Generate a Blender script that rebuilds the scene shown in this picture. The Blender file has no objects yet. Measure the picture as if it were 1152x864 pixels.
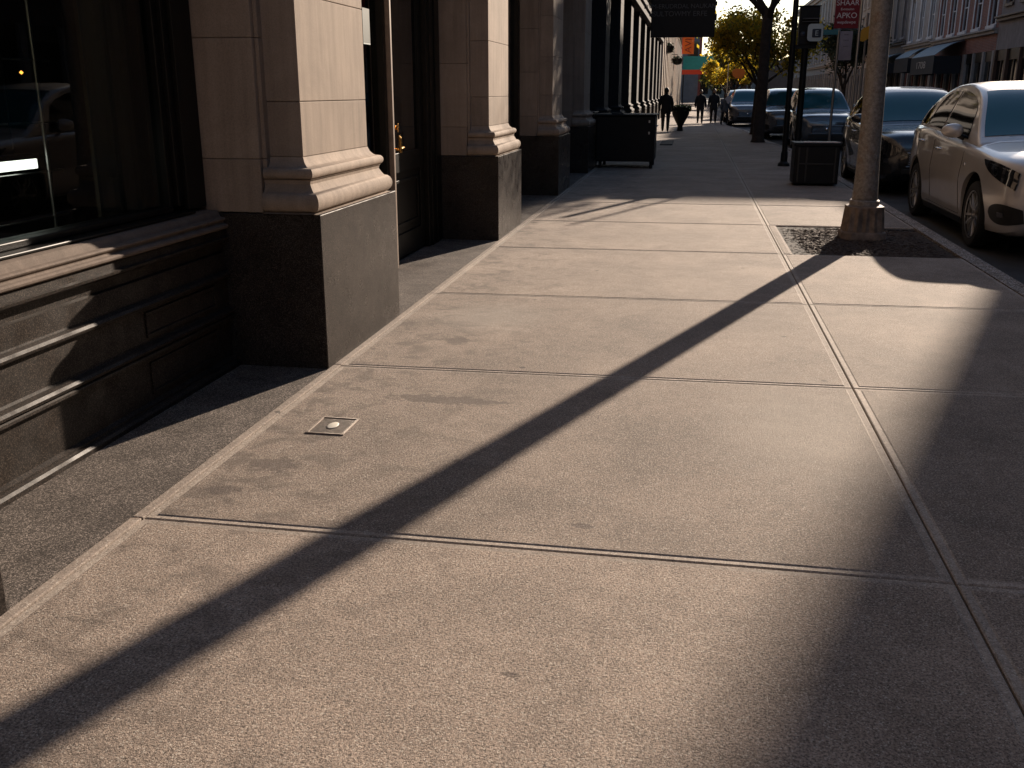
import bpy, bmesh, math, random
import numpy as np
from mathutils import Vector, Matrix
R = math.radians
rnd = random.Random(7)
sc = bpy.context.scene
COL = sc.collection

# ------------------------------------------------------------------ helpers
class MB:
    def __init__(s): s.v = []; s.f = []; s.m = []; s.mi = 0
    def add(s, vs, fs):
        n = len(s.v); s.v += [tuple(p) for p in vs]
        for f in fs: s.f.append(tuple(i + n for i in f)); s.m.append(s.mi)
        return s
    def box(s, x0, x1, y0, y1, z0, z1):
        v = [(x, y, z) for z in (z0, z1) for y in (y0, y1) for x in (x0, x1)]
        return s.add(v, [(0,2,3,1),(4,5,7,6),(0,1,5,4),(2,6,7,3),(0,4,6,2),(1,3,7,5)])
    def rings(s, rs, closed=True, caps=True):
        n = len(rs[0]); v = [p for r in rs for p in r]; f = []
        for i in range(len(rs) - 1):
            for j in range(n if closed else n - 1):
                k = (j + 1) % n
                f.append((i*n+j, i*n+k, (i+1)*n+k, (i+1)*n+j))
        if caps and closed:
            f.append(tuple(reversed(range(n)))); f.append(tuple((len(rs)-1)*n + j for j in range(n)))
        return s.add(v, f)
    def tube(s, pts, rad, n=8):
        pts = [Vector(p) for p in pts]
        if not hasattr(rad, '__len__'): rad = [rad] * len(pts)
        rs = []; up = None
        for i, p in enumerate(pts):
            d = (pts[min(i+1, len(pts)-1)] - pts[max(i-1, 0)]).normalized()
            if up is None: up = Vector((0,0,1)) if abs(d.z) < .9 else Vector((1,0,0))
            a = d.cross(up).normalized(); b = a.cross(d).normalized(); up = b
            rs.append([p + (a*math.cos(t) + b*math.sin(t))*rad[i] for t in [2*math.pi*k/n for k in range(n)]])
        return s.rings(rs)
    def lathe(s, prof, c=(0,0,0), n=24, axis='z'):
        rs = []
        for r, h in prof:
            ring = []
            for k in range(n):
                t = 2*math.pi*k/n
                a, b = r*math.cos(t), r*math.sin(t)
                q = (a, b, h) if axis == 'z' else ((h, a, b) if axis == 'x' else (a, h, b))
                ring.append((c[0]+q[0], c[1]+q[1], c[2]+q[2]))
            rs.append(ring)
        return s.rings(rs)
    def lathe2(s, prof, c=(0,0,0), n=24, axis='x'):
        rs = [[(c[0]+h, c[1]+r_*math.cos(2*math.pi*k/n), c[2]+r_*math.sin(2*math.pi*k/n)) for k in range(n)] for r_, h in prof + [prof[0]]]
        return s.rings(rs, caps=False)
    def extr_y(s, prof, y0, y1):     # profile of (x,z), extruded along y
        return s.rings([[(x, y0, z) for x, z in prof], [(x, y1, z) for x, z in prof]])
    def grid(s, fn, nu, nv):
        v = [fn(i/nu, j/nv) for i in range(nu+1) for j in range(nv+1)]
        f = [(i*(nv+1)+j, (i+1)*(nv+1)+j, (i+1)*(nv+1)+j+1, i*(nv+1)+j+1) for i in range(nu) for j in range(nv)]
        return s.add(v, f)

def wloc(o):
    p = Vector((0,0,0))
    while o is not None: p += Vector(o.location); o = o.parent
    return p

def obj(name, mb, mat, parent=None, world=False, smooth=False, bevel=0, solid=0, recalc=True):
    me = bpy.data.meshes.new(name)
    off = wloc(parent) if (world and parent) else Vector((0,0,0))
    me.from_pydata([(x-off.x, y-off.y, z-off.z) for x, y, z in mb.v], [], mb.f)
    mats = mat if isinstance(mat, (list, tuple)) else [mat]
    for m in mats: me.materials.append(m)
    if len(mats) > 1:
        for p, i in zip(me.polygons, mb.m): p.material_index = i
    if recalc:
        b = bmesh.new(); b.from_mesh(me); bmesh.ops.recalc_face_normals(b, faces=b.faces); b.to_mesh(me); b.free()
    if smooth:
        for p in me.polygons: p.use_smooth = True
    o = bpy.data.objects.new(name, me); COL.objects.link(o)
    if parent: o.parent = parent
    if bevel:
        m = o.modifiers.new('bevel', 'BEVEL'); m.width = bevel; m.segments = 2; m.limit_method = 'ANGLE'; m.angle_limit = R(40)
    if smooth == 'auto':
        for e in me.edges: pass
        md = me; md.set_sharp_from_angle(angle=R(38))
    return o

def thing(name, label, cat, loc=(0,0,0), group=None, rz=0):
    o = bpy.data.objects.new(name, None); COL.objects.link(o); o.location = loc; o.rotation_euler.z = rz
    o.empty_display_size = .2
    return tag(o, label, cat, group)
def tag(o, label, cat, group=None):
    o['label'] = label; o['category'] = cat
    if group: o['group'] = group
    return o
def struct(name, mb, mat, **k):
    o = obj(name, mb, mat, **k); o['kind'] = 'structure'; return o

def text(name, s, size, mat, parent, loc, rot, ext=.002):
    c = bpy.data.curves.new(name, 'FONT'); c.body = s; c.size = size; c.extrude = ext; c.align_x = 'CENTER'; c.align_y = 'CENTER'
    t = bpy.data.objects.new(name, c); COL.objects.link(t)
    bpy.context.view_layer.update()
    me = bpy.data.meshes.new_from_object(t.evaluated_get(bpy.context.evaluated_depsgraph_get()))
    bpy.data.objects.remove(t)
    me.materials.clear(); me.materials.append(mat)
    o = bpy.data.objects.new(name, me); COL.objects.link(o); o.parent = parent; o.location = loc; o.rotation_euler = rot
    return o

# ------------------------------------------------------------------ materials
def mat(name, col=(.5,.5,.5), rough=.6, metal=0, spec=.5, emit=None, coat=0):
    m = bpy.data.materials.new(name); m.use_nodes = True
    b = m.node_tree.nodes['Principled BSDF']
    b.inputs['Base Color'].default_value = (*col, 1); b.inputs['Roughness'].default_value = rough
    b.inputs['Metallic'].default_value = metal; b.inputs['Specular IOR Level'].default_value = spec
    b.inputs['Coat Weight'].default_value = coat; b.inputs['Coat Roughness'].default_value = .03
    if emit: b.inputs['Emission Color'].default_value = (*emit[0], 1); b.inputs['Emission Strength'].default_value = emit[1]
    return m
class NT:
    def __init__(s, m): s.t = m.node_tree; s.b = s.t.nodes['Principled BSDF']; s.co = s.t.nodes.new('ShaderNodeTexCoord').outputs['Object']
    def new(s, t, **k):
        n = s.t.nodes.new(t)
        for a, v in k.items():
            if a.startswith('i_'): n.inputs[a[2:].replace('_', ' ')].default_value = v
            else: setattr(n, a, v)
        return n
    def link(s, a, b): s.t.links.new(a, b)
    def mapped(s, scale, rot=(0,0,0)):
        n = s.new('ShaderNodeMapping'); n.inputs['Scale'].default_value = scale; n.inputs['Rotation'].default_value = rot
        s.link(s.co, n.inputs[0]); return n.outputs[0]
    def noise(s, scale, detail=4, rough=.55, vec=None, dist=0):
        n = s.new('ShaderNodeTexNoise', i_Scale=scale, i_Detail=detail, i_Roughness=rough, i_Distortion=dist)
        s.link(vec or s.co, n.inputs['Vector']); return n.outputs[0]
    def vor(s, scale, feature='F1', vec=None, out='Distance'):
        n = s.new('ShaderNodeTexVoronoi', feature=feature, i_Scale=scale); s.link(vec or s.co, n.inputs['Vector']); return n.outputs[out]
    def ramp(s, f, stops, interp='LINEAR'):
        n = s.new('ShaderNodeValToRGB'); e = n.color_ramp.elements; n.color_ramp.interpolation = interp
        while len(e) < len(stops): e.new(.5)
        for el, (p, c) in zip(e, stops): el.position = p; el.color = (*(c if hasattr(c, '__len__') else (c, c, c)), 1)
        s.link(f, n.inputs[0]); return n.outputs[0]
    def mix(s, a, b, f=.5, mode='MIX'):
        n = s.new('ShaderNodeMix', data_type='RGBA', blend_type=mode)
        for i, x in ((0, f), (6, a), (7, b)):
            if isinstance(x, (int, float)): n.inputs[i].default_value = x
            elif isinstance(x, tuple): n.inputs[i].default_value = (*x, 1)
            else: s.link(x, n.inputs[i])
        return n.outputs[2]
    def math(s, op, a, b=0):
        n = s.new('ShaderNodeMath', operation=op)
        for i, x in ((0, a), (1, b)):
            if isinstance(x, (int, float)): n.inputs[i].default_value = x
            else: s.link(x, n.inputs[i])
        return n.outputs[0]
    def color(s, x): s.link(x, s.b.inputs['Base Color'])
    def rough(s, x): s.link(x, s.b.inputs['Roughness'])
    def bump(s, h, strength=.5, dist=.01, prev=None):
        n = s.new('ShaderNodeBump', i_Strength=strength, i_Distance=dist); s.link(h, n.inputs['Height'])
        if prev: s.link(prev, n.inputs['Normal'])
        s.link(n.outputs[0], s.b.inputs['Normal']); return n.outputs[0]

def concrete(name, base, var=.25, speck=.5, bump=1.0, stains=False):
    m = mat(name, rough=.85, spec=.35); n = NT(m)
    isl = n.new('ShaderNodeNewGeometry').outputs['Random Per Island']
    lo = tuple(c*(1-var) for c in base); hi = tuple(c*(1+var) for c in base)
    c = n.ramp(n.noise(1.3, 6, .62, dist=.4), [(.3, lo), (.7, hi)])
    c = n.mix(c, n.ramp(n.noise(9, 5, .7), [(.35, .62), (.65, 1.0)]), .55, 'MULTIPLY')
    c = n.mix(c, n.ramp(isl, [(0, .84), (1, 1.06)]), 1.0, 'MULTIPLY')
    c = n.mix(c, n.ramp(n.noise(38, 4, .75), [(.38, .78), (.62, 1.12)]), .6, 'MULTIPLY')
    g = n.noise(125, 3, .8)
    c = n.mix(c, n.ramp(g, [(.36, .25), (.5, 1), (.66, 1.6)]), speck, 'MULTIPLY')
    sp = n.vor(260, out='Color')
    sep = n.new('ShaderNodeSeparateColor'); n.link(sp, sep.inputs[0])
    c = n.mix(c, (.62,.56,.48), n.ramp(sep.outputs[0], [(.88, 0), (.96, .7)]))
    c = n.mix(c, (.05,.042,.038), n.ramp(sep.outputs[1], [(.88, 0), (.97, .6)]))
    # hairline crazing
    cz = n.vor(26, 'DISTANCE_TO_EDGE', vec=n.mapped((1,1,1)))
    cz = n.ramp(cz, [(.0, 0), (.045, 1)])
    cm = n.math('MULTIPLY', n.ramp(n.noise(1.4, 3), [(.45, 0), (.65, .35)]), n.math('SUBTRACT', 1, cz))
    c = n.mix(c, (.06,.05,.045), cm)
    # gum and drips
    gum = n.vor(1.7); gs = n.ramp(gum, [(.028, 1), (.036, 0)])
    c = n.mix(c, (.055,.047,.042), n.math('MULTIPLY', gs, .75))
    if stains:
        sx = n.new('ShaderNodeSeparateXYZ'); n.link(n.co, sx.inputs[0])
        side = n.ramp(n.math('ADD', n.math('MULTIPLY', sx.outputs[0], -.45), .2), [(.35, 0), (1., 1)])
        blot = n.ramp(n.noise(4.6, 7, .68, dist=.6), [(.50, 0), (.60, 1)])
        c = n.mix(c, (.095,.075,.062), n.math('MULTIPLY', n.math('MULTIPLY', side, blot), .55))
        for (x, y, rx, ry) in ((-1.72, 3.72, .17, .12), (-1.82, 3.42, .14, .07), (-.42, 2.33, .035, .022), (-.33, 3.33, .06, .03), (-1.2, 4.75, .5, .1),(-1.45,6.0,.12,.14),(-.95,3.9,.03,.03)):
            mp = n.new('ShaderNodeMapping'); mp.inputs['Location'].default_value = (-x/rx, -y/ry, 0); mp.inputs['Scale'].default_value = (1/rx, 1/ry, 0)
            n.link(n.co, mp.inputs[0])
            ln = n.new('ShaderNodeVectorMath', operation='LENGTH'); n.link(mp.outputs[0], ln.inputs[0])
            dd = n.math('ADD', ln.outputs['Value'], n.math('MULTIPLY', n.noise(13, 7, .78), 2.6))
            c = n.mix(c, (.09,.07,.06), n.ramp(n.math('MULTIPLY', dd, .5), [(.94, .66), (1.0, 0)]))
        for (x, y, rx, ry) in ((-1.35, 6.75, .42, .5), (.6,4.6,.5,.9)):
            mp = n.new('ShaderNodeMapping'); mp.inputs['Location'].default_value = (-x/rx, -y/ry, 0); mp.inputs['Scale'].default_value = (1/rx, 1/ry, 0)
            n.link(n.co, mp.inputs[0])
            ln = n.new('ShaderNodeVectorMath', operation='LENGTH'); n.link(mp.outputs[0], ln.inputs[0])
            dd = n.math('ADD', ln.outputs['Value'], n.noise(5, 5, .7))
            c = n.mix(c, (.42,.38,.33), n.ramp(n.math('MULTIPLY', dd, .5), [(.4, .32), (.85, 0)]))
    if stains:
        wv = n.new('ShaderNodeMath', operation='ABSOLUTE')
        nz = n.math('MULTIPLY', n.math('SUBTRACT', n.noise(2.2, 6, .65), .5), .30)
        n.link(n.math('ADD', n.math('SUBTRACT', n.math('ADD', sx.outputs[1], n.math('MULTIPLY', sx.outputs[0], .06)), 2.28), nz), wv.inputs[0])
        lim = n.ramp(n.math('MULTIPLY', n.math('ADD', sx.outputs[0], 2.0), .5), [(.02, 1), (.42, 0)])
        c = n.mix(c, (.05,.04,.034), n.math('MULTIPLY', n.ramp(wv.outputs[0], [(.0, .75), (.0035, 0)]), lim))
        wv2 = n.new('ShaderNodeMath', operation='ABSOLUTE')
        n.link(n.math('ADD', n.math('SUBTRACT', sx.outputs[0], -.22), n.math('MULTIPLY', n.math('SUBTRACT', n.noise(1.7, 6, .65), .5), .30)), wv2.inputs[0])
        lim2 = n.ramp(n.math('MULTIPLY', n.math('SUBTRACT', sx.outputs[1], 3.1), .12), [(.0, .6), (.55, 0)])
        c = n.mix(c, (.09,.07,.06), n.math('MULTIPLY', n.ramp(wv2.outputs[0], [(.0, .55), (.004, 0)]), lim2))
    n.color(c)
    # brushed finish + aggregate
    br = n.noise(1, 3, .6, vec=n.mapped((9, 190, 1), (0,0,R(4))))
    b1 = n.bump(br, .30*bump, .004)
    b2 = n.bump(g, .75*bump, .006, b1)
    n.bump(n.noise(300, 2, .7), .8*bump, .0028, b2)
    return m

def granite(name, base, rough=.28, scale=230, bump=.04):
    m = mat(name, rough=rough, spec=.18); n = NT(m)
    v = n.vor(scale, out='Color'); s = n.new('ShaderNodeSeparateColor'); n.link(v, s.inputs[0])
    c = n.ramp(s.outputs[0], [(0, tuple(b*.35 for b in base)), (.6, base), (.85, tuple(b*2.2 for b in base)), (.97, tuple(min(.6, b*3.6) for b in base))])
    c = n.mix(c, n.ramp(n.noise(4, 5, .6), [(.3, .6), (.7, 1.3)]), .8, 'MULTIPLY')
    n.color(c); n.rough(n.ramp(n.noise(7, 4, .6), [(.3, rough*.8), (.7, rough*1.5)]))
    n.bump(s.outputs[1], bump, .003)
    return m

def stone(name, base, bump=.35):
    m = mat(name, rough=.85, spec=.25); n = NT(m)
    c = n.ramp(n.noise(2.2, 6, .65, dist=.6), [(.3, tuple(b*.82 for b in base)), (.7, tuple(b*1.1 for b in base))])
    c = n.mix(c, n.ramp(n.noise(1, 4, .6, vec=n.mapped((14, 14, 1.0))), [(.35, .68), (.65, 1.05)]), .6, 'MULTIPLY')
    c = n.mix(c, n.ramp(n.new('ShaderNodeNewGeometry').outputs['Random Per Island'], [(0, .86), (1, 1.05)]), 1.0, 'MULTIPLY')
    c = n.mix(c, n.ramp(n.noise(160, 2, .6), [(.3, .7), (.6, 1.08)]), .6, 'MULTIPLY')
    n.color(c); b = n.bump(n.noise(60, 5, .7), bump, .004); n.bump(n.noise(400, 2, .6), bump*.8, .002, b)
    return m

def noisy(name, base, var=.3, scale=8, rough=.6, bump=.1, bscale=60, metal=0, spec=.5, bd=.004):
    m = mat(name, rough=rough, metal=metal, spec=spec); n = NT(m)
    n.color(n.ramp(n.noise(scale, 5, .62), [(.3, tuple(b*(1-var) for b in base)), (.7, tuple(b*(1+var) for b in base))]))
    if bump: n.bump(n.noise(bscale, 4, .6), bump, bd)
    return m

def glass(name, tint=(.75,.8,.78), f0=.04, dark=.0, r=.01):
    m = bpy.data.materials.new(name); m.use_nodes = True; t = m.node_tree; t.nodes.clear()
    o = t.nodes.new('ShaderNodeOutputMaterial'); tr = t.nodes.new('ShaderNodeBsdfTransparent'); tr.inputs[0].default_value = (*tint, 1)
    g = t.nodes.new('ShaderNodeBsdfGlossy'); g.inputs['Roughness'].default_value = r
    fr = t.nodes.new('ShaderNodeFresnel'); fr.inputs[0].default_value = 1.5
    mx = t.nodes.new('ShaderNodeMixShader'); gm = t.nodes.new('ShaderNodeNewGeometry'); m1 = t.nodes.new('ShaderNodeMath'); m1.operation = 'SUBTRACT'; m1.inputs[0].default_value = 1; t.links.new(gm.outputs['Backfacing'], m1.inputs[1]); m2 = t.nodes.new('ShaderNodeMath'); m2.operation = 'MULTIPLY'; t.links.new(m1.outputs[0], m2.inputs[0]); t.links.new(fr.outputs[0], m2.inputs[1]); t.links.new(m2.outputs[0], mx.inputs[0]); t.links.new(tr.outputs[0], mx.inputs[1]); t.links.new(g.outputs[0], mx.inputs[2])
    t.links.new(mx.outputs[0], o.inputs[0]); return m

def brick(name, c1, c2, mortar, scale=1):
    m = mat(name, rough=.85); n = NT(m)
    sx = n.new('ShaderNodeSeparateXYZ'); n.link(n.co, sx.inputs[0])
    cb = n.new('ShaderNodeCombineXYZ'); n.link(n.math('ADD', sx.outputs[0], sx.outputs[1]), cb.inputs[0]); n.link(sx.outputs[2], cb.inputs[1])
    b = n.new('ShaderNodeTexBrick', i_Scale=scale); b.inputs['Color1'].default_value = (*c1,1); b.inputs['Color2'].default_value = (*c2,1); b.inputs['Mortar'].default_value = (*mortar,1)
    b.inputs['Brick Width'].default_value = .22; b.inputs['Row Height'].default_value = .075; b.inputs['Mortar Size'].default_value = .01
    n.link(cb.outputs[0], b.inputs[0]); c = n.mix(b.outputs[0], n.ramp(n.noise(2, 4), [(.3,.7),(.7,1.1)]), .7, 'MULTIPLY'); n.color(c)
    return m

def leafmat(name, cols, trans=.5):
    m = bpy.data.materials.new(name); m.use_nodes = True; t = m.node_tree; b = t.nodes['Principled BSDF']; n = NT(m)
    g = n.new('ShaderNodeNewGeometry')
    c = n.ramp(g.outputs['Random Per Island'], [(i/(len(cols)-1), k) for i, k in enumerate(cols)])
    c = n.mix(c, n.ramp(n.noise(.9, 3), [(.35, .65), (.65, 1.25)]), .8, 'MULTIPLY')
    n.color(c); b.inputs['Roughness'].default_value = .6
    tr = t.nodes.new('ShaderNodeBsdfTranslucent'); t.links.new(c, tr.inputs[0])
    mx = t.nodes.new('ShaderNodeMixShader'); mx.inputs[0].default_value = trans
    t.links.new(b.outputs[0], mx.inputs[1]); t.links.new(tr.outputs[0], mx.inputs[2]); t.links.new(mx.outputs[0], t.nodes['Material Output'].inputs[0])
    return m

def paint(name, col, metal=.0, rough=.3):
    m = mat(name, col, rough, metal, .5, coat=1.0); n = NT(m)
    n.color(n.mix(col, n.ramp(n.noise(2.5, 4), [(.3, .8), (.7, 1.05)]), .6, 'MULTIPLY'))
    n.rough(n.ramp(n.noise(20, 4), [(.3, rough), (.7, rough*1.4)]))
    return m

M = dict(
 side = concrete('sidewalk_concrete', (.345,.272,.218), .26, .95, 1.0, True),
 lip = concrete('tooled_concrete', (.42,.35,.29), .15, .35, .45),
 lipw = concrete('worn_pale_concrete', (.35,.285,.235), .15, .3, .35),
 joint = noisy('joint_dirt', (.035,.03,.026), .4, 60, .95, .5, 120),
 strip = granite('flamed_granite', (.10,.085,.074), .7, 260, .35),
 opp = concrete('far_concrete', (.26,.21,.18), .2, .3, .5),
 kerb = granite('kerb_granite', (.26,.215,.18), .7, 120, .3),
 road = noisy('asphalt', (.045,.043,.042), .3, 3, .8, .6, 180, bd=.006),
 ground = noisy('ground_fill', (.12,.11,.10), .3, .4, .9),
 white = noisy('road_paint', (.6,.6,.57), .2, 8, .7),
 plinth = granite('dark_granite', (.030,.025,.022), .28, 300, .05),
 stone = stone('limestone', (.37,.295,.235)), stone_shaded = stone('shade_toned_limestone', (.035,.034,.036)),  # second stone is limestone darkened so the far piers read as shaded
 stone2 = stone('pale_limestone', (.62,.52,.42)),
 base = granite('brown_granite', (.024,.0185,.015), .45, 280, .08),
 black = noisy('black_paint', (.006,.0055,.005), .3, 6, .4, .03, 40, spec=.25),
 blackm = noisy('black_metal', (.007,.007,.0075), .3, 6, .5, .06, 60, spec=.25),
 frame = noisy('bronze_frame', (.24,.18,.14), .25, 8, .5, .05, metal=.1),
 glass = glass('shop_glass'),
 dglass = mat('dark_glass', (.006,.007,.008), .04, 0, .5),
 room = noisy('dark_interior', (.018,.015,.013), .3, 1, .9, 0),
 curtain = noisy('olive_curtain', (.055,.047,.033), .15, 2, .9, .1),
 brass = mat('brass', (.85,.50,.16), .22, 1),
 steel = mat('steel', (.5,.5,.5), .35, 1),
 pole = None,
 chrome = mat('chrome', (.75,.75,.76), .12, 1),
 tyre = noisy('rubber', (.015,.015,.015), .2, 20, .85, .2, 90),
 rim = mat('alloy', (.38,.37,.36), .3, .9),
 plastic = mat('black_plastic', (.01,.01,.01), .5),
 carglass = mat('sky_teal_glass', (.014,.10,.135), .03, 0, .5), sideglass = mat('side_glass', (.006,.006,.006), .04, 0, .35),  # windscreen base colour carries the teal of reflected sky
 lamp_glass = mat('lamp_glass', (.02,.02,.022), .05, 0, .9, coat=1.0),
 reflector = mat('reflector', (.8,.78,.74), .15, 1),
 amber = mat('amber', (.8,.3,.03), .3),
 red = noisy('banner_red', (.22,.012,.016), .15, 3, .7, 0),
 paper = noisy('pale_panel', (.36,.31,.33), .15, 3, .8, 0),
 letter = mat('lettering', (.09,.09,.09), .7), letterm = mat('mid_lettering', (.35,.34,.32), .7), letterw = mat('pale_lettering', (.8,.72,.68), .7),
 letterd = mat('dark_lettering', (.30,.03,.01), .7),
 yellow = mat('sign_yellow', (.75,.33,.01), .5), orange = mat('banner_orange', (.85,.16,.01), .6),
 green = noisy('awning_green', (.012,.26,.18), .15, 4, .7, 0), valance = mat('awning_red', (.75,.06,.015), .6),
 teal = mat('sign_teal', (.03,.16,.18), .5), signw = mat('sign_white', (.5,.55,.54), .5), blueblack = mat('sign_navy', (.006,.012,.03), .35),
 awn = noisy('awning_slate', (.09,.14,.18), .2, 3, .6, 0), awnd = noisy('awning_navy', (.008,.010,.014), .2, 3, .8, 0),
 brick = brick('red_brick', (.24,.075,.05), (.19,.06,.045), (.24,.2,.17)),
 brick2 = brick('brown_brick', (.07,.045,.035), (.06,.035,.03), (.1,.085,.07)),
 grey = stone('grey_stucco', (.27,.25,.25)), greystone = stone('grey_stone', (.36,.345,.33)), dark = stone('dark_stone', (.16,.145,.135)),
 beige = stone('beige_stone', (.48,.38,.30)), white2 = noisy('painted_trim', (.55,.57,.6), .15, 3, .7),
 redp = noisy('red_door', (.14,.02,.016), .2, 3, .5), brown = noisy('brown_panel', (.07,.035,.02), .2, 3, .6),
 bark = noisy('bark', (.045,.032,.024), .4, 9, .9, .9, 22, bd=.03),
 leafy = leafmat('autumn_leaves', [(.10,.12,.02),(.28,.25,.03),(.55,.38,.03),(.75,.48,.03),(.20,.20,.03)], .65),
 leafg = leafmat('green_leaves', [(.03,.05,.012),(.07,.09,.018),(.13,.12,.02),(.26,.18,.02)], .5),
 leafd = leafmat('dark_leaves', [(.010,.018,.008),(.02,.035,.013),(.03,.04,.015)], .2),
 mulch = noisy('mulch', (.085,.056,.040), .6, 25, .95, 1.0, 70, bd=.03),
 cloth = noisy('dark_cloth', (.010,.010,.012), .3, 6, .9), cloth2 = noisy('navy_cloth', (.014,.016,.022), .3, 6, .9), cloth3 = noisy('grey_cloth', (.10,.11,.13), .3, 6, .9),
 skin = mat('skin', (.30,.17,.11), .6), hair = mat('hair', (.012,.008,.006), .6), shoe = mat('pale_shoes', (.4,.38,.36), .6), bag = mat('pale_bag', (.5,.5,.55), .6),
)
def polemat():
    m = mat('weathered_pole', rough=.55, metal=.25); n = NT(m)
    c = n.ramp(n.noise(30, 5, .7), [(.35, (.17,.145,.12)), (.5, (.25,.22,.19)), (.68, (.34,.31,.28))])
    c = n.mix(c, (.20,.09,.035), n.ramp(n.noise(7, 5, .7), [(.55, 0), (.70, .5)]))
    c = n.mix(c, (.45,.40,.34), n.ramp(n.vor(90), [(.12, .8), (.22, 0)]))
    n.color(c); n.bump(n.noise(70, 4, .7), .5, .004); return m
M['pole'] = polemat()

# ------------------------------------------------------------------ camera, light, world
H = 1.55; CX, CY, F = 576, 432, 1100.
VP = (783, 103)
pitch = math.atan((CY - VP[1]) / F); yaw = math.atan((VP[0] - CX) / math.hypot(F, CY - VP[1]))
cam = bpy.data.cameras.new('camera'); co = bpy.data.objects.new('camera', cam); COL.objects.link(co)
cam.sensor_width = 36; cam.lens = F / 1152 * 36; cam.clip_end = 3000; cam.clip_start = .05
co.location = (0, 0, H); co.rotation_euler = (R(90) - pitch, 0, yaw)
sc.camera = co
AZ = math.atan(.36); EL = R(18.5)
sd = Vector((math.sin(AZ)*math.cos(EL), math.cos(AZ)*math.cos(EL), math.sin(EL)))
sun = bpy.data.lights.new('sun', 'SUN'); sun.energy = 5.0; sun.angle = R(.53); sun.color = (1, .83, .67)
so = bpy.data.objects.new('sun', sun); COL.objects.link(so); so.location = (20, 60, 30); so.rotation_euler = (-sd).to_track_quat('-Z', 'Y').to_euler()
w = bpy.data.worlds.new('World'); sc.world = w; w.use_nodes = True
sk = w.node_tree.nodes.new('ShaderNodeTexSky'); sk.sky_type = 'NISHITA'; sk.sun_disc = False; sk.sun_elevation = EL; sk.sun_rotation = AZ
sk.air_density = 1.0; sk.dust_density = .5; sk.ozone_density = 2.0; sk.altitude = 50
w.node_tree.links.new(sk.outputs[0], w.node_tree.nodes['Background'].inputs[0]); w.node_tree.nodes['Background'].inputs[1].default_value = .075
sc.view_settings.view_transform = 'Standard'; sc.view_settings.look = 'None'; sc.view_settings.gamma = 1; sc.view_settings.use_curve_mapping = False
sc.view_settings.exposure = .95
sc.render.engine = 'CYCLES'; sc.render.resolution_x = 1024; sc.render.resolution_y = 768

# ------------------------------------------------------------------ ground
KX = [(-12, 2.80), (29, 2.80), (36, 2.30), (43, 2.2), (50, 1.5), (170, 1.5)]
def kerbx(y): return float(np.interp(y, [a for a, b in KX], [b for a, b in KX]))
ZR = -.13
struct('ground', MB().add([(-600,-300,-.30),(600,-300,-.30),(600,1200,-.30),(-600,1200,-.30)], [(0,1,2,3)]), M['ground'], recalc=False)
struct('road', MB().add([(1.2,-60,ZR),(11.7,-60,ZR),(11.7,400,ZR),(1.2,400,ZR)], [(0,1,2,3)]), M['road'], recalc=False)
mb = MB()
for k in range(30): y = -20 + k*9; mb.add([(7.2,y,ZR+.004),(7.32,y,ZR+.004),(7.32,y+3,ZR+.004),(7.2,y+3,ZR+.004)], [(0,1,2,3)])
struct('lane_markings', mb, M['white'], recalc=False)
# slabs with tooled margins: (x0,x1) columns, joints y at left and right
def slab(mb, a, b, c, d, lw=.05, wl=None):
    # corners a(x0,y0) b(x1,y0) c(x1,y1) d(x0,y1)
    P = [Vector((*p, 0)) for p in (a, b, c, d)]
    def inset(t):
        q = []
        for i in range(4):
            p = P[i]; e1 = (P[(i+1)%4]-p).normalized(); e0 = (P[i-1]-p).normalized()
            q.append(p + (e1 + e0)*t)
        return q
    levels = [(.003, -.016), (.004, -.006), (.009, -.0020), (lw, -.0036), (lw+.006, .0)]
    base = len(mb.v); n = 0; vs = []
    for t, z in levels:
        vs += [(p.x, p.y, z) for p in inset(t)]
    fs = []
    for l in range(len(levels)-1):
        for i in range(4): fs.append((l*4+i, l*4+(i+1)%4, (l+1)*4+(i+1)%4, (l+1)*4+i))
    mb.mi = 1; mb.add(vs, fs)
    mb.mi = 0; mb.add([vs[-4], vs[-3], vs[-2], vs[-1]], [(0,1,2,3)])
JY = [-4.0,-1.6,.85,3.11,5.32,7.5,9.97,12.2,14.4]
while JY[-1] < 150: JY.append(JY[-1] + 2.25)
def tilt(y, x): return y + (x+2.0)*{3.11:.0, 5.32:.02, 7.5:.03, 9.97:.02}.get(y, .02) - (.02 if y == 5.32 else 0)
XL, XS = -1.985, .925
sb = MB()
for i in range(len(JY)-1):
    y0, y1 = JY[i], JY[i+1]
    slab(sb, (XL, tilt(y0,XL)), (XS, tilt(y0,XS)), (XS, tilt(y1,XS)), (XL, tilt(y1,XL)), .036)
    k0, k1 = kerbx(y0)-.17, kerbx(y1)-.17
    if y0 == 9.97:   # tree pit: thin concrete rim on the left and at the kerb only
        slab(sb, (XS, tilt(y0,XS)), (XS+.11, tilt(y0,XS+.1)), (XS+.11, tilt(y1,XS+.1)), (XS, tilt(y1,XS)), .02)
        continue
    slab(sb, (XS, tilt(y0,XS)), (k0, tilt(y0,k0)), (k1, tilt(y1,k1)), (XS, tilt(y1,XS)), .036)
struct('sidewalk', sb, [M['side'], M['lip']], recalc=False)
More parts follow.
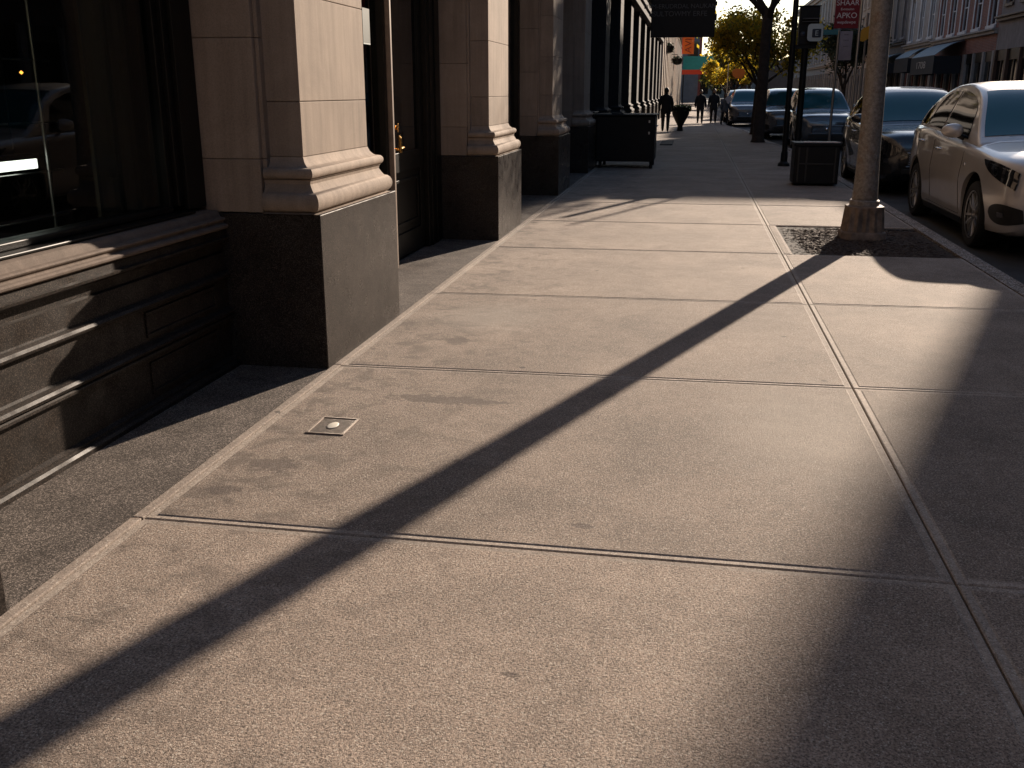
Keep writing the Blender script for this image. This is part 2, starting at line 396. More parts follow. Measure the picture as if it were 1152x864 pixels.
# worn concrete band beside the building strip
bb = MB()
for i in range(len(JY)-1): bb.box(-2.034, XL-.004, JY[i]+.003, JY[i+1]-.002, -.05, -.001)
struct('sidewalk_edging', bb, M['lipw'], bevel=.005)
gb = MB()
ys = -4
while ys < 62:
    gb.box(-2.9, -2.040, ys, ys+5.2-.006, -.05, -.003); ys += 5.2
struct('sidewalk_border', gb, M['strip'])
struct('sidewalk_bed', MB().box(-2.9, 1.2, -4, 150, -.12, -.016).box(1.2, 1.5-.02, -4, 150, -.12, -.016), M['joint'])
mb = MB()
for i in range(len(JY)-1):
    y0, y1 = JY[i], JY[i+1]
    if y0 >= 48: break
    a, b = kerbx(y0)-.18, kerbx(y1)-.18
    if 9.9 < y0 < 10: mb.add([(1.48,y0-.02,-.03),(a,y0-.02,-.03),(b,y1+.02,-.03),(1.48,y1+.02,-.03)], [(0,1,2,3)])
    else: mb.add([(1.48,y0,-.016),(a,y0,-.016),(b,y1,-.016),(1.48,y1,-.016)], [(0,1,2,3)])
struct('sidewalk_underlay', mb, M['joint'], recalc=False)
kb = MB()
y = -12.0
while y < 160:
    y1 = y + 2.4
    a, b = kerbx(y), kerbx(y1-.008)
    kb.rings([[(a-.165,y,-.3),(a+.01,y,-.3),(a,y,-.012),(a-.012,y,0),(a-.165,y,.002)], [(b-.165,y1-.008,-.3),(b+.01,y1-.008,-.3),(b,y1-.008,-.012),(b-.012,y1-.008,0),(b-.165,y1-.008,.002)]])
    y = y1
struct('kerb', kb, M['kerb'])
struct('opposite_sidewalk', MB().box(11.7, 14.9, -60, 400, -.3, .0), M['opp'])
# planting pit
def pit(u, v):
    x = 1.03 + u*1.62; y = 10.0 + v*2.2
    e = min(u, 1-u, v, 1-v)
    return (x, y, -.030 + .020*min(1, e*8)*(.5 + rnd.random()*.9))
pb = MB().grid(pit, 90, 120)
struct('planting_pit', pb, M['mulch'], recalc=False)
cb = MB()
for i in range(1600):
    x, y = 1.06+rnd.random()*1.55, 10.04+rnd.random()*2.1
    a = rnd.random()*3.14; l = .008+rnd.random()*.016; wd = .003+rnd.random()*.006; t = rnd.uniform(-.2,.2)
    c, s_ = math.cos(a), math.sin(a); z = -.006+rnd.random()*.010
    cb.add([(x-c*l+s_*wd,y-s_*l-c*wd,z-t*l),(x+c*l+s_*wd,y+s_*l-c*wd,z+t*l),(x+c*l-s_*wd,y+s_*l+c*wd,z+t*l+.004),(x-c*l-s_*wd,y-s_*l+c*wd,z-t*l+.004)], [(0,1,2,3)])
o = obj('wood_chips', cb, noisy('chip', (.09,.06,.042), .5, 40, .9, 0), recalc=False); o['kind'] = 'stuff'; tag(o, 'scattered brown wood chips lying in the planting pit round the lamp base', 'wood chips')

# ------------------------------------------------------------------ near building
bld = thing('stone_building', 'limestone building with dark granite plinths and recessed shopfronts along the left of the sidewalk', 'building', (-2.6, 0, 0))
def rrect(x0, x1, y0, y1, z, d=0): return [(x0,y0-d,z),(x1+d,y0-d,z),(x1+d,y1+d,z),(x0,y1+d,z)]
def moulding(x0, x1, y0, y1, z0, k=1):
    prof = []
    def arc(zc, r, rr, off):
        for t in range(9):
            a = -math.pi/2 + math.pi*t/8
            prof.append((off + rr*math.cos(a), zc + r*math.sin(a)))
    prof.append((.115, 0)); arc(.062, .054, .042, .085); prof.append((.082, .118)); prof.append((.07,.135)); prof.append((.056,.16)); prof.append((.060,.182)); prof.append((.068,.186)); arc(.218, .03, .028, .055); prof.append((.040,.250)); prof.append((.028,.258)); prof.append((.012,.275)); prof.append((.0,.305))
    return MB().rings([rrect(x0, x1, y0, y1, z0+z, d) for d, z in prof])
TOP = 4.3
def pier(y0, first=False, mat_=None):
    y1 = y0 + 1.46; st = mat_ or M['stone']
    mb = MB()
    sx0, sx1, sy0, sy1 = -2.36, -2.15, y0+.10, y0+1.24
    z = .89+.307; zs = [z, 1.22 if False else z+.30, z+.86, z+1.44, z+2.05, z+2.7, TOP]
    for a, b in zip(zs[:-1], zs[1:]):
        mb.box(sx0, sx1, sy0, sy1, a+.0015, b-.0015)
    if y0 > 22: st = M['stone_shaded']  # farther piers have their shade put into the stone colour
    p = obj('pier', mb, st, bld, world=True, bevel=.004)
    mb = MB()
    zj = [.893, 1.19, 1.83, 2.45, 3.05, TOP]
    for a, b in zip(zj[:-1], zj[1:]):
        mb.box(-2.80, -2.37, y0+.015, y1-.03, a+.0012, b-.0012)
        mb.box(-2.37, -2.345, y0+.05, y1-.08, a+.0012, b-.0012)
    obj('jamb', mb, st, p, world=True, bevel=.004)
    # grooved core so joints are shut
    obj('core', MB().box(-2.79, -2.18, y0+.12, y1-.26, .88, TOP-.01), st, p, world=True)
    m_ = moulding(-2.36, -2.15, sy0, sy1, .892); obj('base_moulding', m_, st, p, world=True, smooth='auto')
    obj('plinth', MB().box(-2.82, -2.03, y0, y1, -.04, .889), M['plinth'], p, world=True, bevel=.006)
    return p
PY = [.94, 5.22, 10.44, 15.31, 19.75]
while PY[-1] < 60: PY.append(PY[-1] + 4.5)
for y in PY + [-3.8, -8.5, -13.2]: pier(y)
obj('rear_shopfront', MB().box(-2.74,-2.66,-16,.96,0,4.2), M['black'], bld, world=True)
# bay 1: window with panelled granite base
B0, B1 = PY[0]+1.46, PY[1]
prof = [(-3.0,-.03),(-2.572,-.03),(-2.572,.018),(-2.582,.030),(-2.60,.034),(-2.60,.045),
        (-2.622,.055),(-2.622,.275),(-2.607,.283),(-2.590,.288),(-2.590,.300),(-2.600,.308),(-2.584,.318),(-2.580,.330),(-2.590,.342),(-2.618,.350),
        (-2.622,.362),(-2.622,.520),(-2.606,.528),(-2.592,.534),(-2.588,.546),(-2.598,.558),(-2.620,.566),
        (-2.622,.575),(-2.622,.668),(-2.640,.674),(-2.640,.72),(-2.600,.735),(-2.585,.745),(-2.582,.757),(-2.60,.762),(-2.602,.798)]
obj('window_apron', MB().extr_y(prof + [(-3.0,.798)], B0+.002, B1-.002), M['base'], bld, world=True)
# raised panel frames on the apron's right half
mb = MB()
for (a, b, c, d) in ((4.32, 5.06, .085, .25), (4.32, 5.06, .375, .505)):
    mb = MB()
    for (p0, p1, q0, q1) in ((a,b,d-.02,d),(a,b,c,c+.02),(a,a+.02,c+.0205,d-.0205),(b-.02,b,c+.0205,d-.0205)): mb.box(-2.625, -2.612, p0, p1, q0, q1)
    obj('apron_panel', mb, M['base'], bld, world=True, bevel=.003)
sp = [(-2.9,.800),(-2.606,.800),(-2.590,.805),(-2.582,.812),(-2.580,.822),(-2.588,.829),(-2.604,.832),(-2.608,.838),(-2.608,.846),(-2.598,.852),(-2.594,.859),(-2.600,.866),(-2.624,.869),(-2.630,.884),(-2.640,.900),(-2.656,.905),(-2.9,.908)]
obj('window_sill', MB().extr_y(sp, B0+.003, B1-.003), stone('sill_stone', (.21,.165,.135)), bld, world=True, bevel=.002)
wf = MB()
def frame(mb, y0, y1, z0, z1, x0, x1, w_=.07):
    mb.box(x0, x1, y0, y0+w_, z0, z1); mb.box(x0, x1, y1-w_, y1, z0, z1)
    mb.box(x0, x1, y0+w_, y1-w_, z0, z0+w_); mb.box(x0, x1, y0+w_, y1-w_, z1-w_, z1)
frame(wf, B0, B1+.01, .925, 4.2, -2.86, -2.72, .20)
frame(wf, B0+.2, B1-.19, 1.125-.12, 4.0, -2.84, -2.76, .06)
win = obj('window', MB().box(-2.86, -2.71, B1-.19, B1+.012, .926, 4.2).box(-2.86, -2.71, B0-.01, B0+.16, .926, 4.2).box(-2.86, -2.71, B0+.16, B1-.19, 4.0, 4.2)
          .box(-2.85, -2.735, B1-.25, B1-.191, .95, 4.0).box(-2.85, -2.76, B1-.30, B1-.251, .95, 4.0).box(-2.85,-2.74,B0+.16,B1-.301,.926,.957).box(-2.86,-2.672,B0+.16,B1-.191,.9085,.924), M['black'], bld, world=True, bevel=.005)
obj('pane', MB().box(-2.80, -2.792, B0+.16, B1-.295, .957, 4.0), M['glass'], win, world=True)
# bay 2: glass panel and door
C0, C1 = PY[1]+1.46, PY[2]
sf = obj('shopfront', MB().box(-2.72,-2.64,C0-.02,C0+.04,0,4.2).box(-2.72,-2.64,C0+.04,8.42,.0,.42).box(-2.72,-2.64,C0+.04,8.42,4.1,4.2).box(-2.74,-2.63,8.42,8.50,0,4.2), M['black'], bld, world=True, bevel=.004)
obj('pane', MB().box(-2.69,-2.684,C0+.04,8.42,.42,4.1), M['glass'], sf, world=True)
obj('mullion', MB().box(-2.70,-2.590,8.505,8.55,0,4.2).box(-2.70,-2.605,8.575,8.605,0,4.2).box(-2.72,-2.63,8.551,8.574,0,4.2), M['frame'], sf, world=True, bevel=.008)
obj('door_jamb', MB().box(-2.76,-2.655,8.606,8.68,0,4.2).box(-2.76,-2.655,9.90,C1+.012,0,4.2).box(-2.75,-2.64,10.0,10.06,0,4.2).box(-2.75,-2.64,10.2,10.24,0,4.2).box(-2.76,-2.655,8.68,9.9,2.9,4.2), M['black'], sf, world=True, bevel=.006)
dr = MB().box(-2.745,-2.70,8.685,8.83,.02,2.89).box(-2.745,-2.70,9.76,9.895,.02,2.89).box(-2.745,-2.70,8.83,9.76,.02,.24).box(-2.745,-2.70,8.83,9.76,.82,1.0).box(-2.745,-2.70,8.83,9.76,2.7,2.89).box(-2.74,-2.72,8.83,9.76,.24,.82)
for (a, b, c, d) in ((8.90, 9.69, .31, .75),):
    for (p0,p1,q0,q1) in ((a,b,d-.03,d),(a,b,c,c+.03),(a,a+.03,c+.031,d-.031),(b-.03,b,c+.031,d-.031)): dr.box(-2.722,-2.703,p0,p1,q0,q1)
door = obj('door', dr, M['black'], bld, world=True, bevel=.004)
obj('pane', MB().box(-2.73,-2.724,8.83,9.76,1.0,2.7), M['dglass'], door, world=True)
hb = MB().box(-2.70,-2.690,8.72,8.77,.98,1.30)
hb.tube([(-2.69,8.745,1.05),(-2.615,8.745,1.05),(-2.60,8.76,1.055),(-2.60,8.80,1.06),(-2.605,8.87,1.06)], [.013,.012,.013,.012,.009], 10)
hb.tube([(-2.69,8.745,1.24),(-2.635,8.745,1.24)], [.026,.022], 14).tube([(-2.60,8.745,1.02),(-2.60,8.745,1.15),(-2.61,8.745,1.17)], [.015,.014,.006], 10)
hb.tube([(-2.635,8.745,1.24),(-2.615,8.745,1.235)], [.014,.020], 12).box(-2.62,-2.612,8.737,8.753,1.20,1.275)
obj('door_handle', hb, M['brass'], door, world=True, bevel=.002)
obj('kick_strip', MB().box(-2.655,-2.648,8.62,8.665,.02,.98), M['brass'], sf, world=True)
# farther bays
for i in range(2, len(PY)-1):
    a, b = PY[i]+1.46, PY[i+1]
    m = MB().box(-2.74,-2.64,a-.02,a+.10,0,4.2).box(-2.74,-2.64,b-.12,b+.01,0,4.2).box(-2.74,-2.66,a+.1,b-.12,0,.55).box(-2.74,-2.66,a+.1,b-.12,4.0,4.2)
    q = (a+b)/2
    m.box(-2.74,-2.65,q-.04,q+.04,.55,4.0)
    f_ = obj('shopfront', m, M['black'], bld, world=True, bevel=.005)
    obj('pane', MB().box(-2.71,-2.704,a+.1,q-.04,.55,4.0).box(-2.71,-2.704,q+.04,b-.12,.55,4.0), M['dglass'], f_, world=True)
YE = PY[-1] + 1.46
for ya_, yb_, m_ in ((-40, 22, M['stone']), (22.01, YE+.1, M['stone_shaded'])):
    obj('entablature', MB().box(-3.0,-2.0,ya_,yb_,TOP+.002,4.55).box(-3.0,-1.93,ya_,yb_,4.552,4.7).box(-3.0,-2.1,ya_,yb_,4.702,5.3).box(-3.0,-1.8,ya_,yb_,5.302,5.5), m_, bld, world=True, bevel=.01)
# upper wall with windows
def wall_x(mb, x0, x1, y0, y1, z0, z1, wins):
    """wall slab in the x-plane with rectangular openings wins=[(ya,yb,za,zb)...] laid out on rows"""
    rows = sorted(set([(w_[2], w_[3]) for w_ in wins])); z = z0
    for za, zb in rows:
        if za > z: mb.box(x0, x1, y0, y1, z, za)
        cur = y0
        for (ya, yb, _, _) in sorted([w_ for w_ in wins if (w_[2], w_[3]) == (za, zb)]):
            if ya > cur: mb.box(x0, x1, cur, ya, za, zb)
            cur = yb
        if cur < y1: mb.box(x0, x1, cur, y1, za, zb)
        z = zb
    if z < z1: mb.box(x0, x1, y0, y1, z, z1)
uw = []
for r_ in range(3):
    y = -38.5
    while y < YE-2: uw.append((y, y+1.2, 6.3+r_*3.4, 8.5+r_*3.4)); y += 2.25
mb = MB(); wall_x(mb, -2.75, -2.25, -40, YE, 5.5, 16.5, uw); obj('upper_wall', mb, M['stone'], bld, world=True)
mb = MB()
for r_ in range(3): mb.box(-2.62,-2.60,-39.9,YE-.1,6.2+r_*3.4,8.6+r_*3.4)
obj('upper_panes', mb, M['dglass'], bld, world=True)
obj('back_shell', MB().box(-14,-2.62,-40,YE,5.5,16.5).box(-14,-2.3,-40,-16,0,4.29).box(-8,-7.8,-3,YE,-.1,5.4).box(-7.8,-2.85,-3,YE,4.35,5.45).box(-7.8,-2.95,-3,-2.8,0,4.35).box(-7.8,-2.95,YE-.2,YE,0,4.35).box(-7.8,-2.9,-3,YE,-.12,-.06)
    .box(-7.8,-2.83,5.9,6.1,-.05,4.34).box(-7.8,-2.83,11.1,11.3,-.05,4.34), M['room'], bld, world=True)
# things inside the first window
cu = MB()
cu.rings([[(-2.98-.02*math.sin(k*.9),4.62+k*.03,z) for k in range(32)] + [(-3.0-.02*math.sin(k*.9),4.62+k*.03,z) for k in reversed(range(32))] for z in (.93, 4.1)])
o = obj('curtain', cu, M['curtain'], smooth=False); tag(o, 'plain olive curtain hanging behind the right part of the shop window', 'curtain')
lt = thing('strip_lamp', 'bright white strip lamp hanging inside the dark shop window', 'lamp', (-3.2, 4.1, 1.2))
obj('diffuser', MB().box(-.03,.03,-.45,.33,-.012,.035), mat('lit_tube', (.8,.8,.75), .5, emit=((1,.96,.86), 1.6)), lt, bevel=.004)
obj('housing', MB().box(-.035,.035,-.46,.34,.036,.06), M['blackm'], lt); obj('cable', MB().tube([(0,-.3,.06),(0,-.3,3.1)], .004, 6), M['blackm'], lt); obj('cable', MB().tube([(0,.2,.06),(0,.2,3.1)], .004, 6), M['blackm'], lt)
rk = thing('display_rail', 'thin metal display rail with crossbars standing inside the shop window', 'display rail', (-3.25, 4.62, 0))
obj('post', MB().tube([(0,0,-.05),(0,0,3.2)], .009, 8), M['steel'], rk); obj('post', MB().tube([(0,-1.1,-.05),(0,-1.1,3.2)], .009, 8), M['steel'], rk)
for z_ in (1.70, 1.40, 1.16, .93): obj('crossbar', MB().tube([(0,-1.1,z_),(0,.12,z_)], .005, 8), M['steel'], rk)
for (px_, col_, nm_, lb_) in (((-4.0,5.55,1.66), (1,.35,.05), 'indicator_light', 'tiny amber light glowing deep inside the shop window'), ((-4.0,5.22,1.45), (.2,.3,1), 'indicator_light', 'tiny blue light glowing deep inside the shop window')):
    o = obj(nm_, MB().lathe([(.0001,-.012),(.012,0),(.0001,.012)], px_, 10), mat('glow', col_, .5, emit=(col_, 2.5))); tag(o, lb_, 'light')
o = obj('paper_notice', MB().box(-2.682,-2.680,8.06,8.24,1.93,2.20), [mat('notice', (.012,.03,.024), .5)]); tag(o, 'small green paper notice stuck inside the glass beside the door', 'notice')
obj('notice_border', MB().box(-2.6799,-2.679,8.06,8.24,1.922,1.93), M['signw'], o)

# small utility cover
uc = thing('utility_cover', 'small square metal utility cover set in the sidewalk near the left edge', 'cover', (-1.645, 4.245, 0))
f4 = MB(); fw = .095; fl = .12
for (a, b, c, d) in ((-fw,fw,-fl,-fl+.012),(-fw,fw,fl-.012,fl),(-fw,-fw+.012,-fl+.0125,fl-.0125),(fw-.012,fw,-fl+.0125,fl-.0125)): f4.box(a,b,c,d,-.01,.006)
obj('rim', f4, mat('worn_iron', (.30,.25,.21), .5, .5), uc, bevel=.002)
obj('lid', MB().box(-fw+.016,fw-.016,-fl+.016,fl-.016,-.01,.0025), noisy('lid_iron', (.10,.08,.065), .5, 30, .6, .5, 150, metal=.4), uc, bevel=.001)
obj('badge', MB().lathe([(.0001,.003),(.030,.003),(.033,.0045),(.028,.006),(.0001,.0065)], (0,0,0), 20), mat('badge', (.62,.58,.50), .5), uc, smooth=True).scale = (.8, 1.5, 1)

# ------------------------------------------------------------------ street lamp
def lamp(loc):
    t = thing('street_lamp', 'tall weathered lamp pole with fluted base standing in the planting pit', 'street lamp', loc)
    b = MB(); rs = []
    prof = [(.262,-.05),(.262,.05),(.250,.065),(.250,.075)]
    def ring(r, z, fl_, n=96):
        out = []
        for k in range(n):
            a = 2*math.pi*k/n
            sq = 1/max(abs(math.cos(a)), abs(math.sin(a))); sq = min(sq, 1.16)
            out.append((r*sq*(1-fl_*(.5-.5*math.cos(a*16)))*math.cos(a), r*sq*(1-fl_*(.5-.5*math.cos(a*16)))*math.sin(a), z))
        return out
    for r, z, fl_ in ((.238,-.05,0),(.238,.055,0),(.228,.07,0),(.222,.075,.08),(.214,.14,.13),(.205,.24,.14),(.198,.31,.10),(.196,.335,.02),(.19,.345,0),(.155,.352,0)): rs.append(ring(r, z, fl_))
    b.rings(rs); obj('base', b, noisy('base_iron', (.20,.145,.105), .45, 12, .7, .6, 60), t, smooth='auto')
    s = MB(); pts = []; rr = []
    for z, r in ((.3,.145),(.5,.130),(.9,.117),(1.5,.110),(2.0,.107),(2.6,.110),(2.9,.130),(4,.128),(6,.11),(7.2,.085)): pts.append((-.012*z, 0, z)); rr.append(r)  # upper shaft, out of view, thickened to widen the cast shadow
    s.tube(pts, rr, 32); obj('shaft', s, M['pole'], t, smooth=True)
    obj('collar', MB().lathe([(.150,.34),(.158,.35),(.158,.40),(.146,.41)], (-.005,0,0), 28), M['pole'], t, smooth='auto')
    obj('access_door', MB().grid(lambda u, v: (.1415*math.cos(R(-115+u*50))-.006, .1415*math.sin(R(-115+u*50)), .52+v*.26), 8, 1), M['pole'], t)
    obj('arm', MB().tube([(-.086,0,7.1),(.3,.0,7.6),(1.2,0,8.0),(2.4,0,8.1)], [.06,.05,.045,.04], 12), M['pole'], t, smooth=True)
    obj('lamp_head', MB().tube([(2.3,0,8.1),(2.5,0,8.12),(2.9,0,8.1),(3.1,0,8.08)], [.05,.13,.14,.05], 14), M['steel'], t, smooth=True)
lamp((1.895, 11.42, 0))

# ------------------------------------------------------------------ cars
def pch(xs, ys):
    xs = np.array(xs, float); ys = np.array(ys, float); h = np.diff(xs); d = np.diff(ys)/h
    m = np.zeros(len(xs)); m[0] = d[0]; m[-1] = d[-1]
    for i in range(1, len(xs)-1):
        if d[i-1]*d[i] > 0: w1 = 2*h[i]+h[i-1]; w2 = h[i]+2*h[i-1]; m[i] = (w1+w2)/(w1/d[i-1]+w2/d[i])
    def f(x):
        x = min(max(x, xs[0]), xs[-1]); i = min(int(np.searchsorted(xs, x, 'right'))-1, len(xs)-2); t = (x-xs[i])/h[i]
        return float((2*t**3-3*t**2+1)*ys[i] + (t**3-2*t**2+t)*h[i]*m[i] + (-2*t**3+3*t**2)*ys[i+1] + (t**3-t**2)*h[i]*m[i+1])
    return f
def car(name, label, loc, paint_, kind='sedan', zs=1.0, ws=1.0, detail=True, group='cars parked along the kerb', ly=1.0, lz=1.0):
    t = thing(name, label, 'car', loc, group)
    L = 4.8
    W = pch([0,.05,.14,.32,.65,1.2,2.4,3.6,4.2,4.55,4.72,4.8], [x*ws for x in [.56,.71,.81,.885,.93,.945,.95,.945,.91,.83,.72,.55]])
    S = pch([0,.12,.35,.8,1.3,2.4,3.6,4.3,4.65,4.8], [.80,.93,.975,1.015,1.06,1.12,1.19,1.20,1.12,.95])
    T = pch([0,.07,.18,.4,.9,1.4,2.4,3.8,4.4,4.7,4.8], [.84,.975,1.02,1.06,1.11,1.15,1.17,1.22,1.24,1.16,.99])
    Bf = pch([0,.1,.3,.6,4.2,4.6,4.8], [.36,.26,.22,.21,.21,.25,.38])
    if kind == 'suv': Rf = pch([1.2,1.45,2.1,2.4,2.9,3.6,4.25,4.5,4.66], [1.08,1.22,1.69,1.76,1.80,1.79,1.72,1.50,1.17])
    else: Rf = pch([1.2,1.45,2.15,2.45,2.85,3.2,3.75,4.2,4.6], [1.08,1.22,1.655,1.735,1.775,1.76,1.62,1.42,1.17])
    def sect(s):
        w, S_, T_, B = W(s), S(s), max(T(s), S(s)+.015), Bf(s)
        md = B + .50*(S_-B)
        return [(0,B),(.5*w,B),(.84*w,B+.005),(.935*w,B+.04),(.958*w,B+.11),(.968*w,B+.2*(S_-B)+.04),(.992*w,md-.06),(1.0*w,md+.05),(.995*w,md+.12),(.975*w,S_-.16),(.972*w,S_-.10),(.955*w,S_-.045),(.915*w,S_-.005),(.84*w,S_+.35*(T_-S_)),(.66*w,S_+.75*(T_-S_)),(.35*w,T_-.006),(0,T_)]
    def bx(s, z):
        q = sect(s)[2:13]
        zz = [p[1] for p in q]; xx = [p[0] for p in q]
        return float(np.interp(z, zz, xx))
    st = sorted(set([0,.02,.05,.09,.14,.2,.27] + [round(.35+.1*k, 3) for k in range(43)] + [4.6,4.66,4.72,4.76,4.79,4.8]))
    rs = []
    for s in st:
        h = sect(s); rs.append([(x, s, z) for x, z in h] + [(-x, s, z) for x, z in reversed(h[1:-1])])
    WR = .365; WY = (1.0, 3.78); AR = .43
    body = obj('body', MB().rings(rs), paint_, t, smooth=True)
    # cut the wheel arches
    for wy in WY:
        for sg in (-1, 1):
            c = obj('cutter', MB().lathe([(AR,0),(AR,.6)], (sg*.66 if sg > 0 else -1.26, wy, WR+.02), 48, 'x'), paint_, t)
            bpy.context.view_layer.update()
            m = body.modifiers.new('cut', 'BOOLEAN'); m.object = c; m.operation = 'DIFFERENCE'; m.solver = 'EXACT'
            bpy.context.view_layer.update()
            me = bpy.data.meshes.new_from_object(body.evaluated_get(bpy.context.evaluated_depsgraph_get()))
            body.modifiers.clear(); body.data = me; bpy.data.objects.remove(c)
    body.data.set_sharp_from_angle(angle=R(35))
    for wy in WY:
        for sg in (-1, 1):
            al = MB()
            al.rings([[(sg*x, wy+(AR-.006)*math.cos(a), WR+.02+(AR-.006)*math.sin(a)) for a in [R(-40+k*10) for k in range(27)]] for x in (.60, .965*W(wy)-.012)], closed=False, caps=False)
            al.grid(lambda u, v: (sg*.61, wy-.42+.84*u, .02+v*(AR+.3)), 1, 1)
            obj('wheel_arch', al, M['plastic'], t, recalc=False)
    # greenhouse
    def xs_(s, z):
        d = max(0, z - S(s)); return .90*W(s) - .36*d - .14*d*d
    def gsect(s):
        r = max(Rf(s), S(s)+.03); s0 = S(s)-.03; out = []; ze = max(s0+.03, r-.075)
        for k in range(6): z = s0 + (ze-s0)*k/5; out.append((xs_(s, z), z))
        xe = xs_(s, ze)
        for k, (dx, f) in enumerate(((.012,.45),(.045,.78),(.10,.92))): out.append((max(.05, xe-dx), ze+(r-.02-ze)*f))
        out += [(xe*.6, r-.008), (xe*.3, r-.002), (0, r)]
        return out
    gs = []; k = 1.25
    while k <= 4.62: gs.append(k); k += .06
    rs = []
    for s in gs: h = gsect(s); rs.append([(x, s, z) for x, z in h] + [(-x, s, z) for x, z in reversed(h[:-1])])
    obj('roof', MB().rings(rs), paint_, t, smooth=True)
    def topz(s, x):
        h = gsect(s)[::-1]; return float(np.interp(abs(x), [p[0] for p in h], [p[1] for p in h]))
    def pane_top(nm, sa, sb_, off=.007, inset=.075):
        def fn(u, v):
            s = sa + (sb_-sa)*u; ze = max(S(s)+.0, Rf(s)-.075); xe = xs_(s, ze)-inset
            x = xe*(2*v-1); z = topz(s, x)
            e = .01; nz = Vector((-(topz(s,x+e)-topz(s,x-e))/(2*e), -(topz(s+e,x)-topz(s-e,x))/(2*e), 1)).normalized()
            return tuple(Vector((x, s, z)) + nz*off)
        obj(nm, MB().grid(fn, 14, 16), M['carglass'], t, smooth=True, recalc=False)
    pane_top('windscreen', 1.40, 2.20 if kind != 'suv' else 2.16)
    pane_top('rear_window', 3.62 if kind != 'suv' else 4.28, 4.42 if kind != 'suv' else 4.56)
    # side glass
    for sg in (-1, 1):
        for nm, sa, sb_ in (('front_window', 1.72, 2.86), ('rear_side_window', 2.93, 4.22)):
            def fn(u, v):
                s = sa+(sb_-sa)*u; lo = S(s)+.035; hi = max(lo+.004, Rf(s)-.115)
                if s < 2.2: hi = min(hi, lo+.004+(s-1.72)*1.25)
                if s > 3.6: hi = min(hi, lo+.004+max(0, 4.22-s)*.85)
                z = lo+(hi-lo)*v
                return (sg*(xs_(s, z)+.006), s, z)
            obj(nm, MB().grid(fn, 24, 8), M['sideglass'], t, smooth=True, recalc=False)
        # shut lines
        def line(pts, r=.004, mt=M['plastic'], nm='shut_line'):
            obj(nm, MB().tube([(sg*(bx(s, z)+.0005), s, z) for s, z in pts], r, 6), mt, t)
        if detail:
            line([(1.55, z) for z in np.linspace(.30, S(1.55)-.02, 12)])
            line([(2.90+.0*z, z) for z in np.linspace(.30, S(2.9)-.02, 12)])
            line([(3.75-.28*max(0, .9-z)*1.3 if z < .9 else 3.75+.3*(z-.9), z) for z in np.linspace(.45, S(3.8)-.04, 12)])
            line([(s, .30) for s in np.linspace(1.55, 3.1, 12)])
            obj('sill', MB().rings([[(sg*(bx(s, .24)-.06), s, .17),(sg*(bx(s,.24)+.012), s, .19),(sg*(bx(s,.27)+.010), s, .27),(sg*(bx(s,.3)-.05), s, .28)] for s in np.linspace(1.46, 3.32, 12)]), M['plastic'], t, bevel=.004)
            for hs in (2.62, 3.55):
                hz = S(hs)-.165; x = bx(hs, hz)
                obj('door_handle', MB().tube([(sg*(x-.005),hs-.10,hz),(sg*(x+.028),hs-.075,hz+.003),(sg*(x+.034),hs,hz+.005),(sg*(x+.028),hs+.075,hz+.006),(sg*(x-.005),hs+.10,hz+.006)], [.010,.012,.013,.012,.010], 10), M['chrome'], t, smooth=True)
            obj('indicator', MB().lathe([(.022,0),(.02,.008),(.0001,.010)], (bx(1.42,.86), 1.42, .86), 12, 'x') if sg > 0 else MB().lathe([(.022,0),(.02,-.008),(.0001,-.010)], (-bx(1.42,.86), 1.42, .86), 12, 'x'), M['reflector'], t, smooth=True)
        mz = S(1.95)+.075; mx = xs_(1.95, mz)
        mm = MB()
        rs = []
        for k in range(9):
            q = -1+2*k/8; r = math.sqrt(max(0, 1-q*q))*.9+.05
            rs.append([(sg*(mx+.165+q*.125), 1.88+.075*r*math.cos(a)*(1.0)+.02*q, mz+.04+(.085-.012*q)*r*math.sin(a)) for a in [2*math.pi*j/16 for j in range(16)]])
        mm.rings(rs); mr = obj('mirror', mm, paint_, t, smooth=True)
        obj('mirror_arm', MB().tube([(sg*(mx-.01),1.93,mz-.05),(sg*(mx+.09),1.9,mz-.01)], [.035,.03], 10), M['plastic'], mr)
        # headlamp
        def hl(u, v):
            s = .10+.70*u; top = S(s)-.050+.012*math.sin(u*3.1); hh = (.165-.045*u)*(1-u**4)+.004; z = top-hh*(1-v)
            return (sg*(bx(s, z)+.008), s-.008*(1-u), z)
        h_ = obj('headlight', MB().grid(hl, 24, 6), M['lamp_glass'], t, smooth=True, recalc=False)
        def hr(u, v):
            a = 2*math.pi*u; rr = .044*(.62+.38*v)
            s = .42+rr*math.cos(a)*1.3; z = S(.42)-.125+rr*math.sin(a); return (sg*(bx(s, z)+.013), s, z)
        def hr2(u, v):
            s = .20+.42*u; z = S(s)-.058-.010*v; return (sg*(bx(s, z)+.013), s, z)
        def hr3(u, v):
            s = .30+.42*u; z = S(s)-.062-.010*v; return (sg*(bx(s, z)+.013), s, z)
        obj('reflector', MB().grid(hr, 24, 2).grid(hr2, 12, 1), M['reflector'], h_, recalc=False)
        def fg(u, v):
            s = .045+.44*u; q = math.sin(math.pi*min(1, max(0, .12+.88*u)))**.45 if u < 1 else 0; z = .45+(2*v-1)*.105*max(q, .03)
            return (sg*(bx(s, z)+.005), s-.004, z)
        fo = obj('fog_lamp_recess', MB().grid(fg, 18, 6), M['plastic'], t, smooth=True, recalc=False)
        obj('fog_lamp', MB().grid(lambda u, v: (sg*(bx(.2+.09*u, .42+.05*v)+.011), .196+.09*u, .42+.05*v), 4, 4), M['reflector'], fo, recalc=False)
        def tl(u, v):
            s = 4.74-.40*u; z = S(s)-.05-.17*(1-v)*(1-u*.7); return (sg*(bx(s, z)+.007), s, z)
